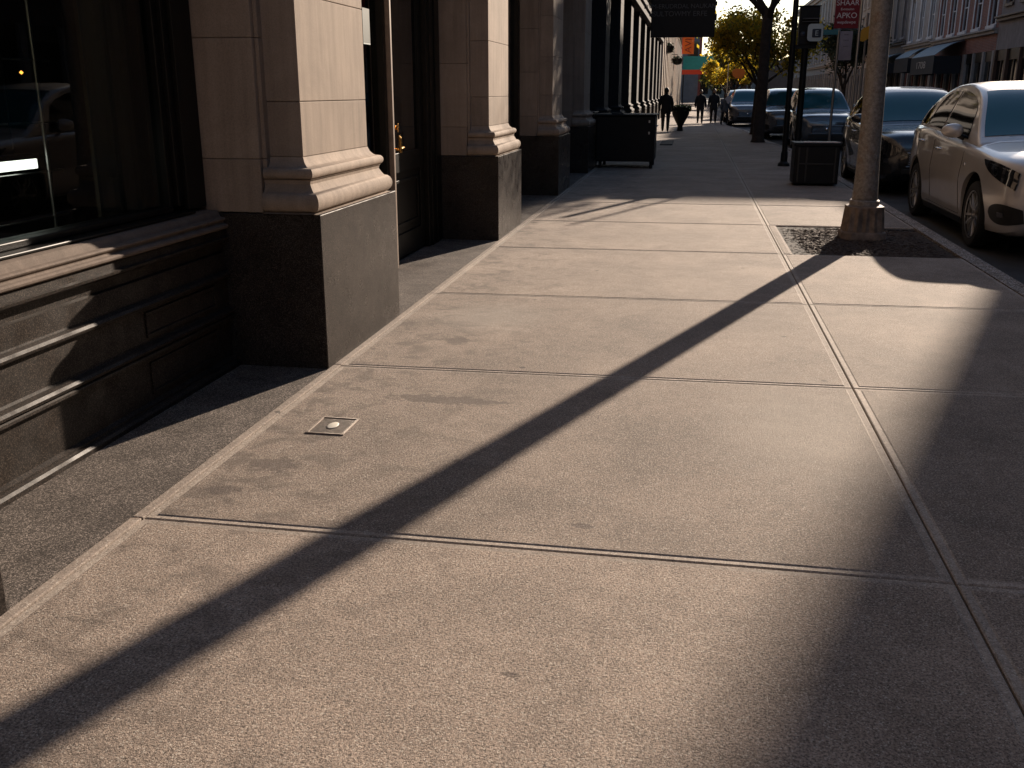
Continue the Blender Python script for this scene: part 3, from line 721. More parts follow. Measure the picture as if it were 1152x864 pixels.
        obj('tail_light', MB().grid(tl, 12, 4), mat('tail_red', (.25,.01,.01), .15), t, recalc=False)
    # front face
    obj('grille', MB().box(-.44,.44,-.012,.05,.505,.70).box(-.52,.52,-.010,.05,.37,.46), M['plastic'], t, bevel=.012)
    gr = MB()
    for k in range(5): z = .525+k*.036; gr.box(-.42,.42,-.018,-.0125,z,z+.010)
    gr.box(-.46,.46,-.022,-.005,.70,.722).box(-.46,.46,-.020,-.005,.487,.500)
    obj('grille_trim', gr, M['chrome'], t, bevel=.003)
    obj('badge', MB().lathe([(.0001,-.028),(.045,-.026),(.052,-.018),(.05,-.01)], (0,0,.61), 20, 'y'), M['chrome'], t, smooth=True)
    obj('wiper', MB().tube([(-.5,1.38,1.165),(-.1,1.43,1.195),(.15,1.42,1.195)], .008, 6).tube([(.05,1.38,1.17),(.45,1.45,1.195),(.62,1.43,1.17)], .008, 6), M['plastic'], t)
    for wy in WY:
        for sg in (-1, 1):
            wx = sg*.80*ws
            w_ = thing('wheel', '', '', (wx, wy, WR)); 
            for k_ in ('label','category'): del w_[k_]
            w_.parent = t
            a, b = .115, .335
            obj('tyre', MB().lathe2([(.245,-.10),(.30,-.118),(.345,-.112),(.365,-.085),(.367,0),(.365,.085),(.345,.112),(.30,.118),(.245,.10)], (0,0,0), 40, 'x'), M['tyre'], w_, smooth='auto')
            rim = MB()
            rim.lathe2([(.250,sg*.108),(.262,sg*.112),(.262,sg*.098),(.236,sg*.085),(.228,sg*.03),(.228,-sg*.08),(.250,-sg*.1)], (0,0,0), 40, 'x')
            for k in range(10):
                an = 2*math.pi*k/10 + (.10 if k % 2 else -.10)
                c_, s__ = math.cos(an), math.sin(an)
                rs = []
                for r_, hw, xo in ((.045,.018,.082),(.13,.014,.098),(.240,.019,.100)):
                    rs.append([(sg*(xo-.028), r_*c_-hw*s__, r_*s__+hw*c_),(sg*xo, r_*c_-hw*.7*s__, r_*s__+hw*.7*c_),(sg*xo, r_*c_+hw*.7*s__, r_*s__-hw*.7*c_),(sg*(xo-.028), r_*c_+hw*s__, r_*s__-hw*c_)])
                rim.rings(rs)
            rim.lathe([(.06,sg*.05),(.058,sg*.088),(.045,sg*.098),(.0001,sg*.102)], (0,0,0), 20, 'x')
            obj('rim', rim, M['rim'], w_, smooth='auto')
            obj('brake_disc', MB().lathe([(.225,sg*.0),(.225,sg*.01),(.0001,sg*.012)], (0,0,0), 24, 'x'), M['plastic'], w_)
    obj('underbody', MB().box(-.70,.70,.5,4.3,.20,.34), M['plastic'], t)
    t.scale = (1, ly, lz)
    for c in t.children:
        if c.name.startswith('wheel') and not c.name.startswith('wheel_arch'): c.scale = (1, 1/ly, 1/lz); c.location.z = WR/lz
    return t
P_silver = paint('silver_paint', (.62,.575,.53), .35, .28); P_black = paint('black_car_paint', (.012,.014,.017), .2, .2)
P_white = paint('pale_paint', (.10,.12,.14), .3, .2); P_grey = paint('grey_paint', (.16,.16,.17), .5, .25); P_dark = paint('dark_car_paint', (.03,.035,.045), .3, .2)
car('parked_car', 'silver car nearest the camera at the kerb beside the lamp pole', (4.01, 10.68, ZR), P_silver, ly=1.09, lz=1.02)
car('parked_car', 'black car parked directly behind the nearest silver car', (3.92, 17.35, ZR), P_black)
car('parked_car', 'tall car with bright reflecting bonnet behind the black car, seen past the two black posts', (3.86, 31.0, ZR), P_white, 'suv', detail=False)
car('parked_car', 'grey car partly hidden behind the black post, next to the near tree', (3.35, 37.6, ZR), P_grey, 'suv', detail=False)
car('parked_car', 'light grey tall car just left of the near tree trunk', (2.58, 51.5, ZR), P_grey, 'suv', detail=False)
car('parked_car', 'dark car farthest along the kerb behind the light grey one', (2.55, 58.6, ZR), P_dark, detail=False)
car('parked_car', 'small dark car parked across the street by the awning', (10.6, 48, ZR), P_dark, detail=False, group='cars parked across the street')

# ------------------------------------------------------------------ opposite houses
def house(name, label, y0, y1, Ht, wallm, trim, shop, nwin, zc=4.45, wz=(5.3, 7.6), win_w=1.1, floors=None, x=14.5, depth=11, dz=3.5, awning=None, framem=None, shopz=3.5):
    t = thing(name, label, 'building', (x, (y0+y1)/2, 0), 'houses across the street')
    wins = []; fl = floors or max(1, int((Ht-wz[0])/dz)); step = (y1-y0)/nwin
    for r_ in range(fl):
        for k in range(nwin):
            c = y0+step*(k+.5); z0 = wz[0]+r_*dz; z1 = wz[1]+r_*dz
            if z1 > Ht-.5: continue
            wins.append((c-win_w/2, c+win_w/2, z0, z1))
    mb = MB(); wall_x(mb, x, x+.35, y0+.01, y1-.01, zc, Ht, wins); obj('wall', mb, wallm, t, world=True)
    obj('body', MB().box(x+.352, x+depth, y0+.01, y1-.01, .0, Ht-.02), wallm, t, world=True)
    for (a, b, c, d) in wins:
        f = MB().box(x+.10,x+.22,a,a+.09,c,d).box(x+.10,x+.22,b-.09,b,c,d).box(x+.10,x+.22,a+.09,b-.09,c,c+.08).box(x+.10,x+.22,a+.09,b-.09,d-.08,d).box(x+.11,x+.2,a+.09,b-.09,(c+d)/2-.03,(c+d)/2+.03)
        f.box(x-.10,x+.09,a-.12,b+.12,c-.14,c-.002).box(x-.06,x+.05,a-.1,b+.1,d+.002,d+.2).box(x-.035,x-.001,a-.16,a-.002,c,d).box(x-.035,x-.001,b+.002,b+.16,c,d)
        fo = obj('window', f, framem or trim, t, world=True)
        obj('pane', MB().box(x+.15,x+.17,a+.09,b-.09,c+.08,d-.08), M['dglass'], fo, world=True)
    obj('cornice', MB().box(x-.22,x+.02,y0+.01,y1-.01,zc-.10,zc+.06).box(x-.32,x+.02,y0,y1,zc+.062,zc+.16), trim, t, world=True, bevel=.02)
    obj('roof_cornice', MB().box(x-.45,x+.4,y0,y1,Ht,Ht+.35).box(x-.25,x-.001,y0+.01,y1-.01,Ht-.4,Ht-.01), trim, t, world=True)
    obj('frieze', MB().box(x-.05,x+.3,y0+.01,y1-.01,shopz,zc-.102), wallm, t, world=True)
    # shopfront
    n = max(2, int((y1-y0)/1.9)); s_ = (y1-y0)/n
    p = MB()
    for k in range(n+1):
        c = y0+s_*k; wd = .28 if k in (0, n) else (.16 if k % 2 else .09)
        a_, b_ = max(y0+.01, c-wd), min(y1-.01, c+wd); p = MB().box(x-.12, x+.2, a_, b_, 0, shopz-.002); obj('pilaster', p, trim, t, world=True, bevel=.015)
    q = MB()
    for k in range(n):
        c = y0+s_*(k+.5)
        q.box(x-.02,x+.1,c-s_/2+.2,c+s_/2-.2,0,.55).box(x-.01,x+.08,c-.05,c+.05,.552,shopz-.5).box(x-.02,x+.1,c-s_/2+.2,c+s_/2-.2,shopz-.5,shopz-.01)
    sh = obj('shopfront', q, shop, t, world=True)
    obj('pane', MB().box(x+.03,x+.05,y0+.1,y1-.1,.55,shopz-.5), M['dglass'], sh, world=True)
    if awning:
        a, b, zt, zb_, pr, m1, m2 = awning
        f = MB().rings([[(x-.13, y, zt-.06),(x-.13,y,zt),(x-pr*.5,y,zt-.10*(zt-zb_)),(x-pr,y,zb_+.0),(x-pr,y,zb_-.02)] for y in (a, b)])
        aw = obj('awning', f, m1, t, world=True)
        obj('valance', MB().box(x-pr-.03,x-pr-.001,a,b,zb_-.95,zb_).box(x-pr,x-.2,a,a+.03,zb_-.93,zb_-.02).box(x-pr,x-.2,b-.03,b,zb_-.93,zb_-.02), m2, aw, world=True)
        return t, aw
    return t, None
house('row_house', 'brown brick house across the street behind the camera', -40, 21.9, 18, M['brick2'], M['grey'], M['black'], 20)
house('row_house', 'row house far right whose dark shopfront is beyond the silver car', 22, 42.1, 18, M['brick2'], M['grey'], M['black'], 7)
house('row_house', 'low grey house with flat plaster frieze above wide dark shop windows at the right edge', 42.12, 54.4, 11.4, M['grey'], M['brown'], M['black'], 5, zc=4.9, wz=(5.6,7.8))  # unseen roof heights in this row are stepped to shape sun and shade
h2, aw = house('row_house', 'red brick house with pale window frames, stone shop level and slate awning', 60.22, 68.2, 16.1, M['brick'], M['greystone'], M['redp'], 3, zc=4.4, framem=M['white2'], wz=(4.75,7.3), win_w=1.35)
house('row_house', 'lower red brick house with stone pilasters between the awning and the low grey house', 54.42, 60.2, 13.6, M['brick'], M['greystone'], M['black'], 2, zc=4.4, framem=M['white2'], wz=(4.75,7.3), win_w=1.35)
h3, aw = house('row_house', 'grey stone house with tall narrow windows beside the brick house', 68.22, 77.2, 18.8, M['greystone'], M['greystone'], M['redp'], 3, zc=4.5, wz=(4.9,7.6), win_w=1.2, framem=M['white2'])
def awn(parent, x, a, b, zt, zb_, pr, m1, m2, vd=1.0):
    rs = []
    for y in (a, b):
        top = [(x-.13-(pr-.13)*k/8, y, zt-(zt-zb_)*(k/8)**1.7) for k in range(9)]
        rs.append(top + [(p[0]+.01, p[1], p[2]-.03) for p in reversed(top)])
    o_ = obj('awning', MB().rings(rs), m1, parent, world=True)
    obj('valance', MB().box(x-pr-.02,x-pr+.01,a,b,zb_-vd,zb_-.03).box(x-pr+.011,x-.2,a,a+.03,zb_-vd,zb_-.06).box(x-pr+.011,x-.2,b-.03,b,zb_-vd,zb_-.06), m2, o_, world=True)
    return o_
aw = awn(h3, 14.5, 69.0, 73.5, 4.25, 3.65, 1.3, M['awn'], M['awnd'], .9)
aw2 = awn(h2, 14.5, 60.3, 66.4, 4.25, 3.5, 1.6, M['awn'], M['awnd'], 1.0)
text('house_number', '1708', .55, M['letterm'], aw2, (14.5-1.6-.025-wloc(aw2).x, 63.6-wloc(aw2).y, 3.0), (R(90),0,R(-90))).scale = (2.4, 1, 1)
awn(house('row_house', 'dark brown narrow house with slate awning, just right of the lamp pole', 77.22, 88.5, 14.6, M['dark'], M['dark'], M['black'], 4, zc=4.9, wz=(5.3,8.2), framem=M['grey'])[0], 14.5, 78, 84, 4.2, 3.6, 1.4, M['awn'], M['awnd'], .8)
house('row_house', 'beige house with rows of tall narrow windows, beyond the red banner', 92, 122, 12.6, M['beige'], M['beige'], M['dark'], 14, zc=4.3, wz=(4.9,7.9), win_w=.95, dz=3.7)
house('row_house', 'farthest beige-grey house along the far side of the street', 122.1, 160, 12.6, M['greystone'], M['beige'], M['dark'], 14, zc=4.3, wz=(4.9,7.9), win_w=1.1, dz=3.7)
bb_ = thing('end_building', 'unseen brown brick block added far behind the camera to darken the shade', 'building', (6, -50, 0)); obj('wall', MB().box(-20,30,-56,-46,0,17), M['brick2'], bb_, world=True); obj('window', MB().box(-2,11,-45.98,-45.95,.6,3.4).box(-2,11,-45.98,-45.95,5,7.2), M['dglass'], bb_, world=True)  # block out of view, added to cut ambient light from behind
bf_ = thing('end_building', 'low brown building closing the far end of the street behind the trees', 'building', (0, 255, 0)); obj('wall', MB().box(-30,40,250,262,0,8.5), M['dark'], bf_, world=True)
for k_2 in range(9): obj('window', MB().box(-12+k_2*3.2,-10+k_2*3.2,249.95,249.98,1,5), M['dglass'], bf_, world=True)
house('row_house', 'distant brown house seen behind the yellow leaves and tree trunk', 190, 230, 7, M['brick2'], M['grey'], M['dark'], 10, x=11)

# ------------------------------------------------------------------ far left buildings
fl_ = thing('colonnade_building', 'pale sunlit building with slender columns beyond the near stone one', 'building', (-2.6, 90, 0))
mb = MB(); y = YE+.6
while y < 138: 
    mb.box(-2.5, -2.05, y, y+1.0, .5, 7.2); mb.box(-2.5, -1.98, y-.08, y+1.08, 0, .5); mb.box(-2.5,-1.98,y-.08,y+1.08,6.7,6.9); y += 3.6
obj('column', mb, M['stone2'], fl_, world=True, bevel=.03)
obj('wall', MB().box(-12, -2.52, YE+.2, 140, 0, 13), M['stone2'], fl_, world=True)
obj('cornice', MB().box(-3, -1.7, YE+.2, 140, 7.2, 7.8).box(-3,-1.9,YE+.25,139.9,12.6,13.1), M['stone2'], fl_, world=True)
mb = MB(); y = YE+1.9
while y < 136: mb.box(-2.53, -2.505, y, y+1.9, .8, 6.2); y += 3.6
obj('window', mb, M['dglass'], fl_, world=True)
fb = thing('far_building', 'slate blue building with red trim at the end of the left side', 'building', (-3, 160, 0))
obj('wall', MB().box(-12, .2, 150, 175, 0, 12), noisy('slate_wall', (.10,.12,.15), .2, 1, .8, 0), fb, world=True)
mb = MB()
for k in range(5): mb.box(-11+k*2.4,-9.6+k*2.4,149.95,149.98,6,8.4)
obj('window', mb, M['dglass'], fb, world=True); obj('corner_trim', MB().box(.2,.55,149.9,150.5,0,12).box(-12,.5,149.7,149.94,9.8,10.3), M['redp'], fb, world=True)
# entrance canopy
cy = 92; k_ = 1250/cy
def pxz(px, py, y): return ((px-783)/(1250/y), 1.55+(103-py)/(1250/y))
cn = thing('entrance_canopy', 'green awning with red valance reaching over the far sidewalk', 'awning', (-1, cy, 0))
xa, zt = pxz(766, 62, cy); xb, zb_ = pxz(806, 78, cy); _, zv = pxz(800, 83.5, cy)
rs = []
for (x0_, x1_, y_, z_) in ((xa, xb-.35, cy+1.2, zt), (xa, xb, cy-1.2, zb_)): rs.append((x0_, x1_, y_, z_))
obj('cover', MB().add([(rs[0][0],rs[0][2],rs[0][3]),(rs[0][1],rs[0][2],rs[0][3]),(rs[1][1],rs[1][2],rs[1][3]),(rs[1][0],rs[1][2],rs[1][3]),(rs[0][0],rs[0][2],rs[0][3]-.06),(rs[0][1],rs[0][2],rs[0][3]-.06),(rs[1][1],rs[1][2],rs[1][3]-.06),(rs[1][0],rs[1][2],rs[1][3]-.06)], [(0,1,2,3),(4,7,6,5),(0,4,5,1),(1,5,6,2),(2,6,7,3),(3,7,4,0)]), M['green'], cn, world=True)
obj('valance', MB().box(xa-.05,xb+.05,cy-1.26,cy-1.2,zv,zb_-.02).box(xb+.02,xb+.05,cy-1.2,cy+1.2,zv,zb_-.1), M['valance'], cn, world=True)
for x_ in (xa+.1, xb-.1): obj('post', MB().box(x_-.05,x_+.05,cy-1.15,cy-1.05,0,zv+.2), M['blackm'], cn, world=True)
obj('bracket', MB().box(-2.6,xa,cy+1.0,cy+1.15,zt-.3,zt-.2), M['blackm'], cn, world=True)
y_ = 96; bx0, bz1 = pxz(765, 41, y_); bx1, bz0 = pxz(778, 60, y_)
ob = thing('hanging_banner', 'bright orange vertical banner above the green awning', 'banner', ((bx0+bx1)/2, y_, bz0))
obj('cloth', MB().box(bx0,bx1,y_,y_+.03,bz0,bz1), M['orange'], ob, world=True); obj('bracket', MB().box(-2.6,bx1,y_+.02,y_+.08,bz1,bz1+.08).box(bx0-.08,bx0-.002,y_+.01,y_+.06,bz0,bz1), M['valance'], ob, world=True)
text('lettering', 'AVI', .85, M['letterd'], ob, (0,-.005,(bz1-bz0)/2), (R(90),R(-90),0))
# hanging planters on the far wall
for (px, py, yy, lb) in ((747, 54, 70, 'dark hanging planter on the far columns, the nearer of two'), (759, 68, 84, 'leafy hanging planter beside the green awning')):
    x_, z_ = pxz(px, py, yy)
    hp = thing('hanging_planter', lb, 'planter', (x_, yy, z_), 'planters hanging on the far columns')
    obj('bowl', MB().lathe([(.08,-.3),(.32,-.22),(.42,.0),(.45,.18),(.40,.18),(.3,.1)], (0,0,0), 16), M['blackm'], hp, smooth='auto')
    lf = MB(); rr = random.Random(3)
    for i in range(260):
        a = rr.random()*6.28; r_ = rr.random()**.5*.46; z0 = .14+rr.random()*.22-(.35 if r_ > .40 else 0)*rr.random(); d = Vector((rr.uniform(-1,1),rr.uniform(-1,1),rr.uniform(-1,1)))*.06; e = Vector((rr.uniform(-1,1),rr.uniform(-1,1),rr.uniform(-1,1)))*.04
        c = Vector((r_*math.cos(a), r_*math.sin(a), z0)); lf.add([c-d, c+e, c+d, c-e], [(0,1,2,3)])
    obj('foliage', lf, M['leafd'], hp, recalc=False)
    obj('bracket', MB().tube([(-2.4-x_,0,.5),(0,0,.5),(0,0,.1)], .025, 6), M['blackm'], hp)

# black blade sign
ys_ = 24.0; sx0, sz0 = pxz(726, 41, ys_); sx1, _ = pxz(801, 41, ys_)
bs = thing('blade_sign', 'large black sign with faint grey lettering hanging over the sidewalk', 'sign', (-2.1, ys_, sz0))
obj('panel', MB().box(sx0,sx1,ys_,ys_+.12,sz0,sz0+2.3), M['blackm'], bs, world=True, bevel=.01)
obj('bracket', MB().box(-2.3,sx1-.1,ys_+.03,ys_+.09,sz0+2.32,sz0+2.40).box(-2.3,sx1-.1,ys_+.03,ys_+.09,sz0+1.82,sz0+1.86), M['blackm'], bs, world=True)
obj('hinge', MB().box(sx1,sx1+.035,ys_+.02,ys_+.1,sz0+.36,sz0+.50).box(sx1,sx1+.03,ys_+.02,ys_+.1,sz0+.68,sz0+.76), M['blackm'], bs, world=True)
for s_, zz, sz_, dx in (('NAIN STRE', .84, .13, -.35), ('DVM-ERUDRDAL NAUKAN', .66, .135, -.08), ('RSULTOWMY ERFE', .50, .155, -.12)):
    text('lettering', s_, sz_, M['letter'], bs, ((sx0+sx1)/2+dx+2.1, -.003, zz), (R(90),0,0))

# black sidewalk cabinet
cb_ = thing('sidewalk_cabinet', 'long black cabinet on short legs standing against the left building', 'cabinet', (-1.35, 21.5, 0))
obj('body', MB().box(-2.02,-.80,21.1,22.3,.14,1.06), M['blackm'], cb_, world=True, bevel=.02)
obj('lid', MB().box(-2.05,-.77,21.06,22.34,1.062,1.10).box(-1.7,-1.45,21.1,21.3,1.1,1.125), M['blackm'], cb_, world=True, bevel=.015)
for x_ in (-1.92, -.86):
    for yy in (21.18, 22.2): obj('leg', MB().lathe([(.02,0),(.035,.02),(.028,.08),(.04,.139)], (x_, yy, 0), 12), M['blackm'], cb_, world=True)
for z_ in (.70,.93): obj('latch', MB().box(-.93,-.90,21.085,21.099,z_,z_+.05), M['steel'], cb_, world=True, bevel=.003)
obj('handle', MB().tube([(-.79,21.4,.85),(-.76,21.42,.86),(-.76,21.7,.86),(-.79,21.72,.85)], .012, 8), M['steel'], cb_, world=True)
o = obj('low_crate', MB().box(-2.6,-2.06,21.0,21.9,.0,1.12).box(-2.62,-2.04,20.98,21.92,1.122,1.15), M['blackm'], bevel=.015); tag(o, 'narrow black box wedged between cabinet and stone plinth', 'box')
o = obj('flat_dark_sheet', MB().box(-1.0,-.62,30.6,33.2,.003,.03), M['tyre'], bevel=.008); tag(o, 'dark low flat sheet on the sidewalk beyond the black cabinet', 'mat')  # low dark sheet lying flat on the far sidewalk

# planter on the far sidewalk
x_, _ = pxz(766, 0, 42); pt = thing('street_planter', 'dark tapered planter on the far sidewalk beside the walking person', 'planter', (x_, 42, 0))
obj('pot', MB().lathe([(.14,0),(.12,.04),(.10,.2),(.22,.42),(.34,.66),(.37,.95),(.33,.97),(.30,.9)], (0,0,0), 18), M['blackm'], pt, smooth='auto')
lf = MB(); rr = random.Random(5)
for i in range(700):
    a = rr.random()*6.28; r_ = rr.random()**.5*.42; c = Vector((r_*math.cos(a), r_*math.sin(a), .78+rr.random()*.22)); d = Vector((rr.uniform(-1,1),rr.uniform(-1,1),rr.uniform(-1,1)))*.06; e = Vector((rr.uniform(-1,1),rr.uniform(-1,1),rr.uniform(-1,1)))*.04
    lf.add([c-d, c+e, c+d, c-e], [(0,1,2,3)])
obj('foliage', lf, M['leafd'], pt, recalc=False)

# ------------------------------------------------------------------ posts, signal, bin, banners
o = thing('sign_post', 'tall thin black post, left of two beside the bin', 'post', (1.95, 22.4, 0))
obj('pole', MB().tube([(0,0,0),(0,0,3.5)], .058, 14), M['blackm'], o, smooth='auto'); obj('foot', MB().lathe([(.13,0),(.12,.06),(.075,.10),(.07,.3)], (0,0,0), 16), M['blackm'], o, smooth='auto')
ys2 = 24.6
def X(px): return pxz(px, 0, ys2)[0]
def Z(py): return pxz(0, py, ys2)[1]
sg_ = thing('signal_post', 'black post behind the bin carrying a black signal box and pale round-cornered sign', 'traffic signal', (X(906), ys2, 0))
obj('pole', MB().tube([(0,0,0),(0,0,Z(55))], .075, 14), M['blackm'], sg_, smooth='auto')
obj('signal_box', MB().box(X(897),X(919),ys2-.12,ys2+.12,Z(51),Z(9)).box(X(894),X(920),ys2-.16,ys2+.13,Z(9),Z(8)), M['blackm'], sg_, world=True, bevel=.015)
obj('visor', MB().box(X(900),X(917),ys2-.24,ys2-.121,Z(23),Z(22)).box(X(900),X(917),ys2-.22,ys2-.121,Z(26),Z(25.3)), M['letter'], sg_, world=True)
obj('lens', MB().lathe([(.0001,-.135),(.05,-.13),(.055,-.121)], (X(901.5), ys2, Z(39)), 16, 'y'), M['blueblack'], sg_, world=True)
obj('bracket', MB().box(X(894),X(918),ys2-.1,ys2+.1,Z(55),Z(51.3)), M['blackm'], sg_, world=True)
def rr_(x0, x1, z0, z1, r, y0, y1):
    pts = []
    for cx, cz, a0 in ((x1-r,z0+r,-90),(x1-r,z1-r,0),(x0+r,z1-r,90),(x0+r,z0+r,180)):
        for k in range(6): a = R(a0+k*18); pts.append((cx+r*math.cos(a), cz+r*math.sin(a)))
    return MB().rings([[(x,y0,z) for x, z in pts],[(x,y1,z) for x, z in pts]])
ws_ = obj('walk_sign', rr_(X(906),X(923),Z(47.5),Z(28.5),.07,ys2-.30,ys2-.26), M['signw'], sg_, world=True)
obj('sign_face', rr_(X(911),X(921),Z(43.5),Z(34),.025,ys2-.31,ys2-.301), M['blueblack'], ws_, world=True)
text('symbol', 'E', .16, M['signw'], ws_, (X(916)-X(906), -.313, Z(39)), (R(90),0,0))
obj('teal_arm', MB().box(X(923.5),X(940),ys2-.29,ys2-.24,Z(40.5),Z(35)), M['teal'], sg_, world=True)
# bin
bn = thing('litter_bin', 'black square litter bin standing at the foot of the signal post', 'bin', (2.08, 17.95, 0))
obj('body', MB().box(-.37,.37,-.30,.32,.03,.66), M['blackm'], bn, bevel=.02)
obj('lid', MB().box(-.39,.39,-.32,.34,.662,.72), M['blackm'], bn, bevel=.012)
mb = MB()
for k in (-.30,-.17,.30): mb.box(k-.012,k+.012,-.318,-.3015,.06,.64)
mb.box(-.28,.28,-.318,-.3015,.36,.38)
obj('trim', mb, mat('bin_trim', (.03,.028,.025), .4), bn, bevel=.003)
obj('liner_edge', MB().box(-.24,.36,-.3,-.26,.722,.735), M['letterw'], bn, bevel=.003)
# kerbside banner pole with banners
def banner(px0, px1, py0, py1, y, name, label, m, lines, lm, cat='banner', polepx=None, group=None):
    k = 1250/y; x0, x1 = (px0-783)/k, (px1-783)/k; z1, z0 = 1.55+(103-py0)/k, 1.55+(103-py1)/k
    xp = (polepx-783)/k if polepx else x1+.06
    t = thing(name, label, cat, (xp, y, 0), group)
    obj('post', MB().tube([(xp,y+.02,0),(xp,y+.02,z1+1.2)], .035, 10), M['steel'], t, world=True)
    obj('panel', MB().box(x0,x1,y-.03,y-.01,z0,z1), m, t, world=True)
    obj('rod', MB().tube([(x0,y-.01,z1+.02),(xp,y,z1+.02)], .015, 6).tube([(x0,y-.01,z0-.02),(xp,y,z0-.02)], .012, 6), M['steel'], t, world=True)
    for s_, fx, fz, sz in lines: text('lettering', s_, sz, lm, t, (x0+(x1-x0)*fx-xp, -.033, z0+(z1-z0)*fz), (R(90),0,0))
    return t
banner(936, 963, -14, 33, 26.5, 'street_banner', 'dark red banner with pale lettering on a kerbside post above the cars', M['red'], [('SHAAR',.5,.58,.17),('Evreauinn',.5,.44,.08),('APKO',.5,.29,.18),('wepdewpe',.5,.14,.10)], M['letterw'], polepx=965)
banner(944, 958, 36, 68, 29.0, 'notice_board', 'pale lilac notice panel hanging below the red banner', M['paper'], [('Sartan',.5,.88,.05),('POPUL',.5,.68,.05),('weeds',.5,.48,.05)], M['letter'], 'notice', polepx=942.5)
# yellow hexagonal sign
def poly_sign(pts, y, name, label, m, cat='sign', polex=None):
    k = 1250/y; q = [((px-783)/k, 1.55+(103-py)/k) for px, py in pts]
    xp = polex if polex is not None else sum(a for a, b in q)/len(q)
    t = thing(name, label, cat, (xp, y, 0))
    obj('post', MB().tube([(xp,y+.05,0),(xp,y+.05,max(b for a,b in q)+.3)], .03, 8), M['steel'], t, world=True)
    obj('plate', MB().rings([[(a,y-.02,b) for a,b in q],[(a,y,b) for a,b in q]]), m, t, world=True)
    return t
poly_sign([(963,41),(965,46),(970,48),(978,43),(981,37),(981,32),(977,30),(969,33)], 28.0, 'warning_sign', 'amber hexagonal warning sign just left of the lamp pole', M['yellow'])
poly_sign([(824,80),(828,76.5),(838,77),(839.5,82),(836,88),(829,88),(825,85)], 70.0, 'hanging_sign', 'orange sign hanging in front of the far trees, left of the trunk', mat('sign_orange', (.60,.16,.01), .5), polex=2.05)

# ------------------------------------------------------------------ trees
def tree(name, label, loc, h, r, leaf, seed, nclump=60, per=110, ls=.10, tr=.18, zc=None, flat=.7, cx=0, group='street trees', lean=0, fork=.42, off=0):
    rr = random.Random(seed); t = thing(name, label, 'tree', loc, group)
    tk = MB(); tips = []
    hf = h*fork
    tk.tube([(0,0,-.1),(0,0,.1),(.02,0,hf*.4),(lean*.5,0,hf*.8),(lean,0,hf)], [tr*1.7,tr*1.15,tr,tr*.92,tr*.95], 14)
    def limb(p, d, l, r0, lev):
        pts = [p]; q = p; dd = d.normalized(); n = 5
        for i in range(n):
            dd = (dd + Vector((rr.uniform(-.28,.28), rr.uniform(-.28,.28), rr.uniform(-.08,.22)))).normalized(); q = q + dd*l/n; pts.append(q)
        tk.tube(pts, [r0*(1-.65*i/n) for i in range(n+1)], 8 if lev < 2 else 5)
        tips.append(pts[-1]); tips.append(pts[-2])
        if lev < 3:
            for i in range(3): 
                a = rr.random()*6.28; nd = (dd*.7 + Vector((math.cos(a), math.sin(a), rr.uniform(-.1,.5)))*.8)
                limb(pts[rr.choice([2,3,4,5])], nd, l*rr.uniform(.5,.72), r0*.5, lev+1)
    for i in range(5):
        a = i*6.28/5+rr.random(); limb(Vector((lean,0,hf-.1-.08*i)), Vector((math.cos(a)*.75, math.sin(a)*.75, .9)), (h-hf)*.55, tr*.55, 0)
    obj('trunk', tk, M['bark'], t, smooth=True)
    lf = MB(); zc = zc or h*.66
    for c in range(nclump):
        if c < len(tips)*.7: ctr = Vector(rr.choice(tips))
        else:
            while True:
                v = Vector((rr.uniform(-1,1),rr.uniform(-1,1),rr.uniform(-1,1)))
                if .35 < v.length < 1: break
            ctr = Vector((lean+off+v.x*r, v.y*r, zc+v.z*r*flat))
        cr = rr.uniform(.22,.55)*r*.38
        for i in range(per):
            p = ctr + Vector((rr.gauss(0,1),rr.gauss(0,1),rr.gauss(0,.7)))*cr
            d = Vector((rr.uniform(-1,1),rr.uniform(-1,1),rr.uniform(-1,1))).normalized(); e = d.cross(Vector((rr.uniform(-1,1),rr.uniform(-1,1),rr.uniform(-1,1)))).normalized()
            s_ = ls*rr.uniform(.6,1.2); lf.add([p-d*s_, p+e*s_*.5, p+d*s_, p-e*s_*.5], [(0,1,2,3)])
    o_ = obj('crown', lf, leaf, t, recalc=False)
    return t
tree('street_tree', 'autumn tree with dark forked trunk, nearest one on the sidewalk', (2.02, 33, 0), 9.5, 2.7, M['leafg'], 11, 170, 110, .10, .17, zc=7.4, fork=.42, lean=.05, off=.7, flat=.7)  # crown above the view widened and offset to shade the third pier
tree('street_tree', 'bright yellow-leaved tree just behind the nearest trunk', (2.2, 39.2, 0), 5.0, 1.8, M['leafy'], 5, 90, 110, .085, .10, zc=3.5, flat=.72, fork=.4, lean=.1, off=.2)
tree('street_tree', 'small yellow-green tree farther along, left of the nearest trunk', (2.1, 74, 0), 4.4, 1.0, M['leafy'], 15, 45, 100, .11, .10, zc=2.9, fork=.3, lean=.5)
tree('street_tree', 'olive tree at the kerb in the distance, behind the orange sign', (3.4, 99, 0), 5.8, 2.1, M['leafg'], 17, 60, 100, .16, .15, zc=3.7, fork=.3, lean=.2)
tree('street_tree', 'low olive tree near the end of the sidewalk', (3.6, 128, 0), 6.6, 3.2, M['leafg'], 21, 70, 100, .24, .2, zc=3.7, fork=.25)
tree('street_tree', 'dark leafy tree across the street below the lilac notice panel', (10.9, 80, 0), 6.6, 2.2, M['leafd'], 31, 70, 110, .13, .18, zc=4.0, fork=.3, group='trees across the street')
tree('street_tree', 'round olive tree closing the far end of the street', (7.5, 150, 0), 9.0, 4.8, M['leafg'], 41, 80, 100, .28, .25, zc=4.6, fork=.3)
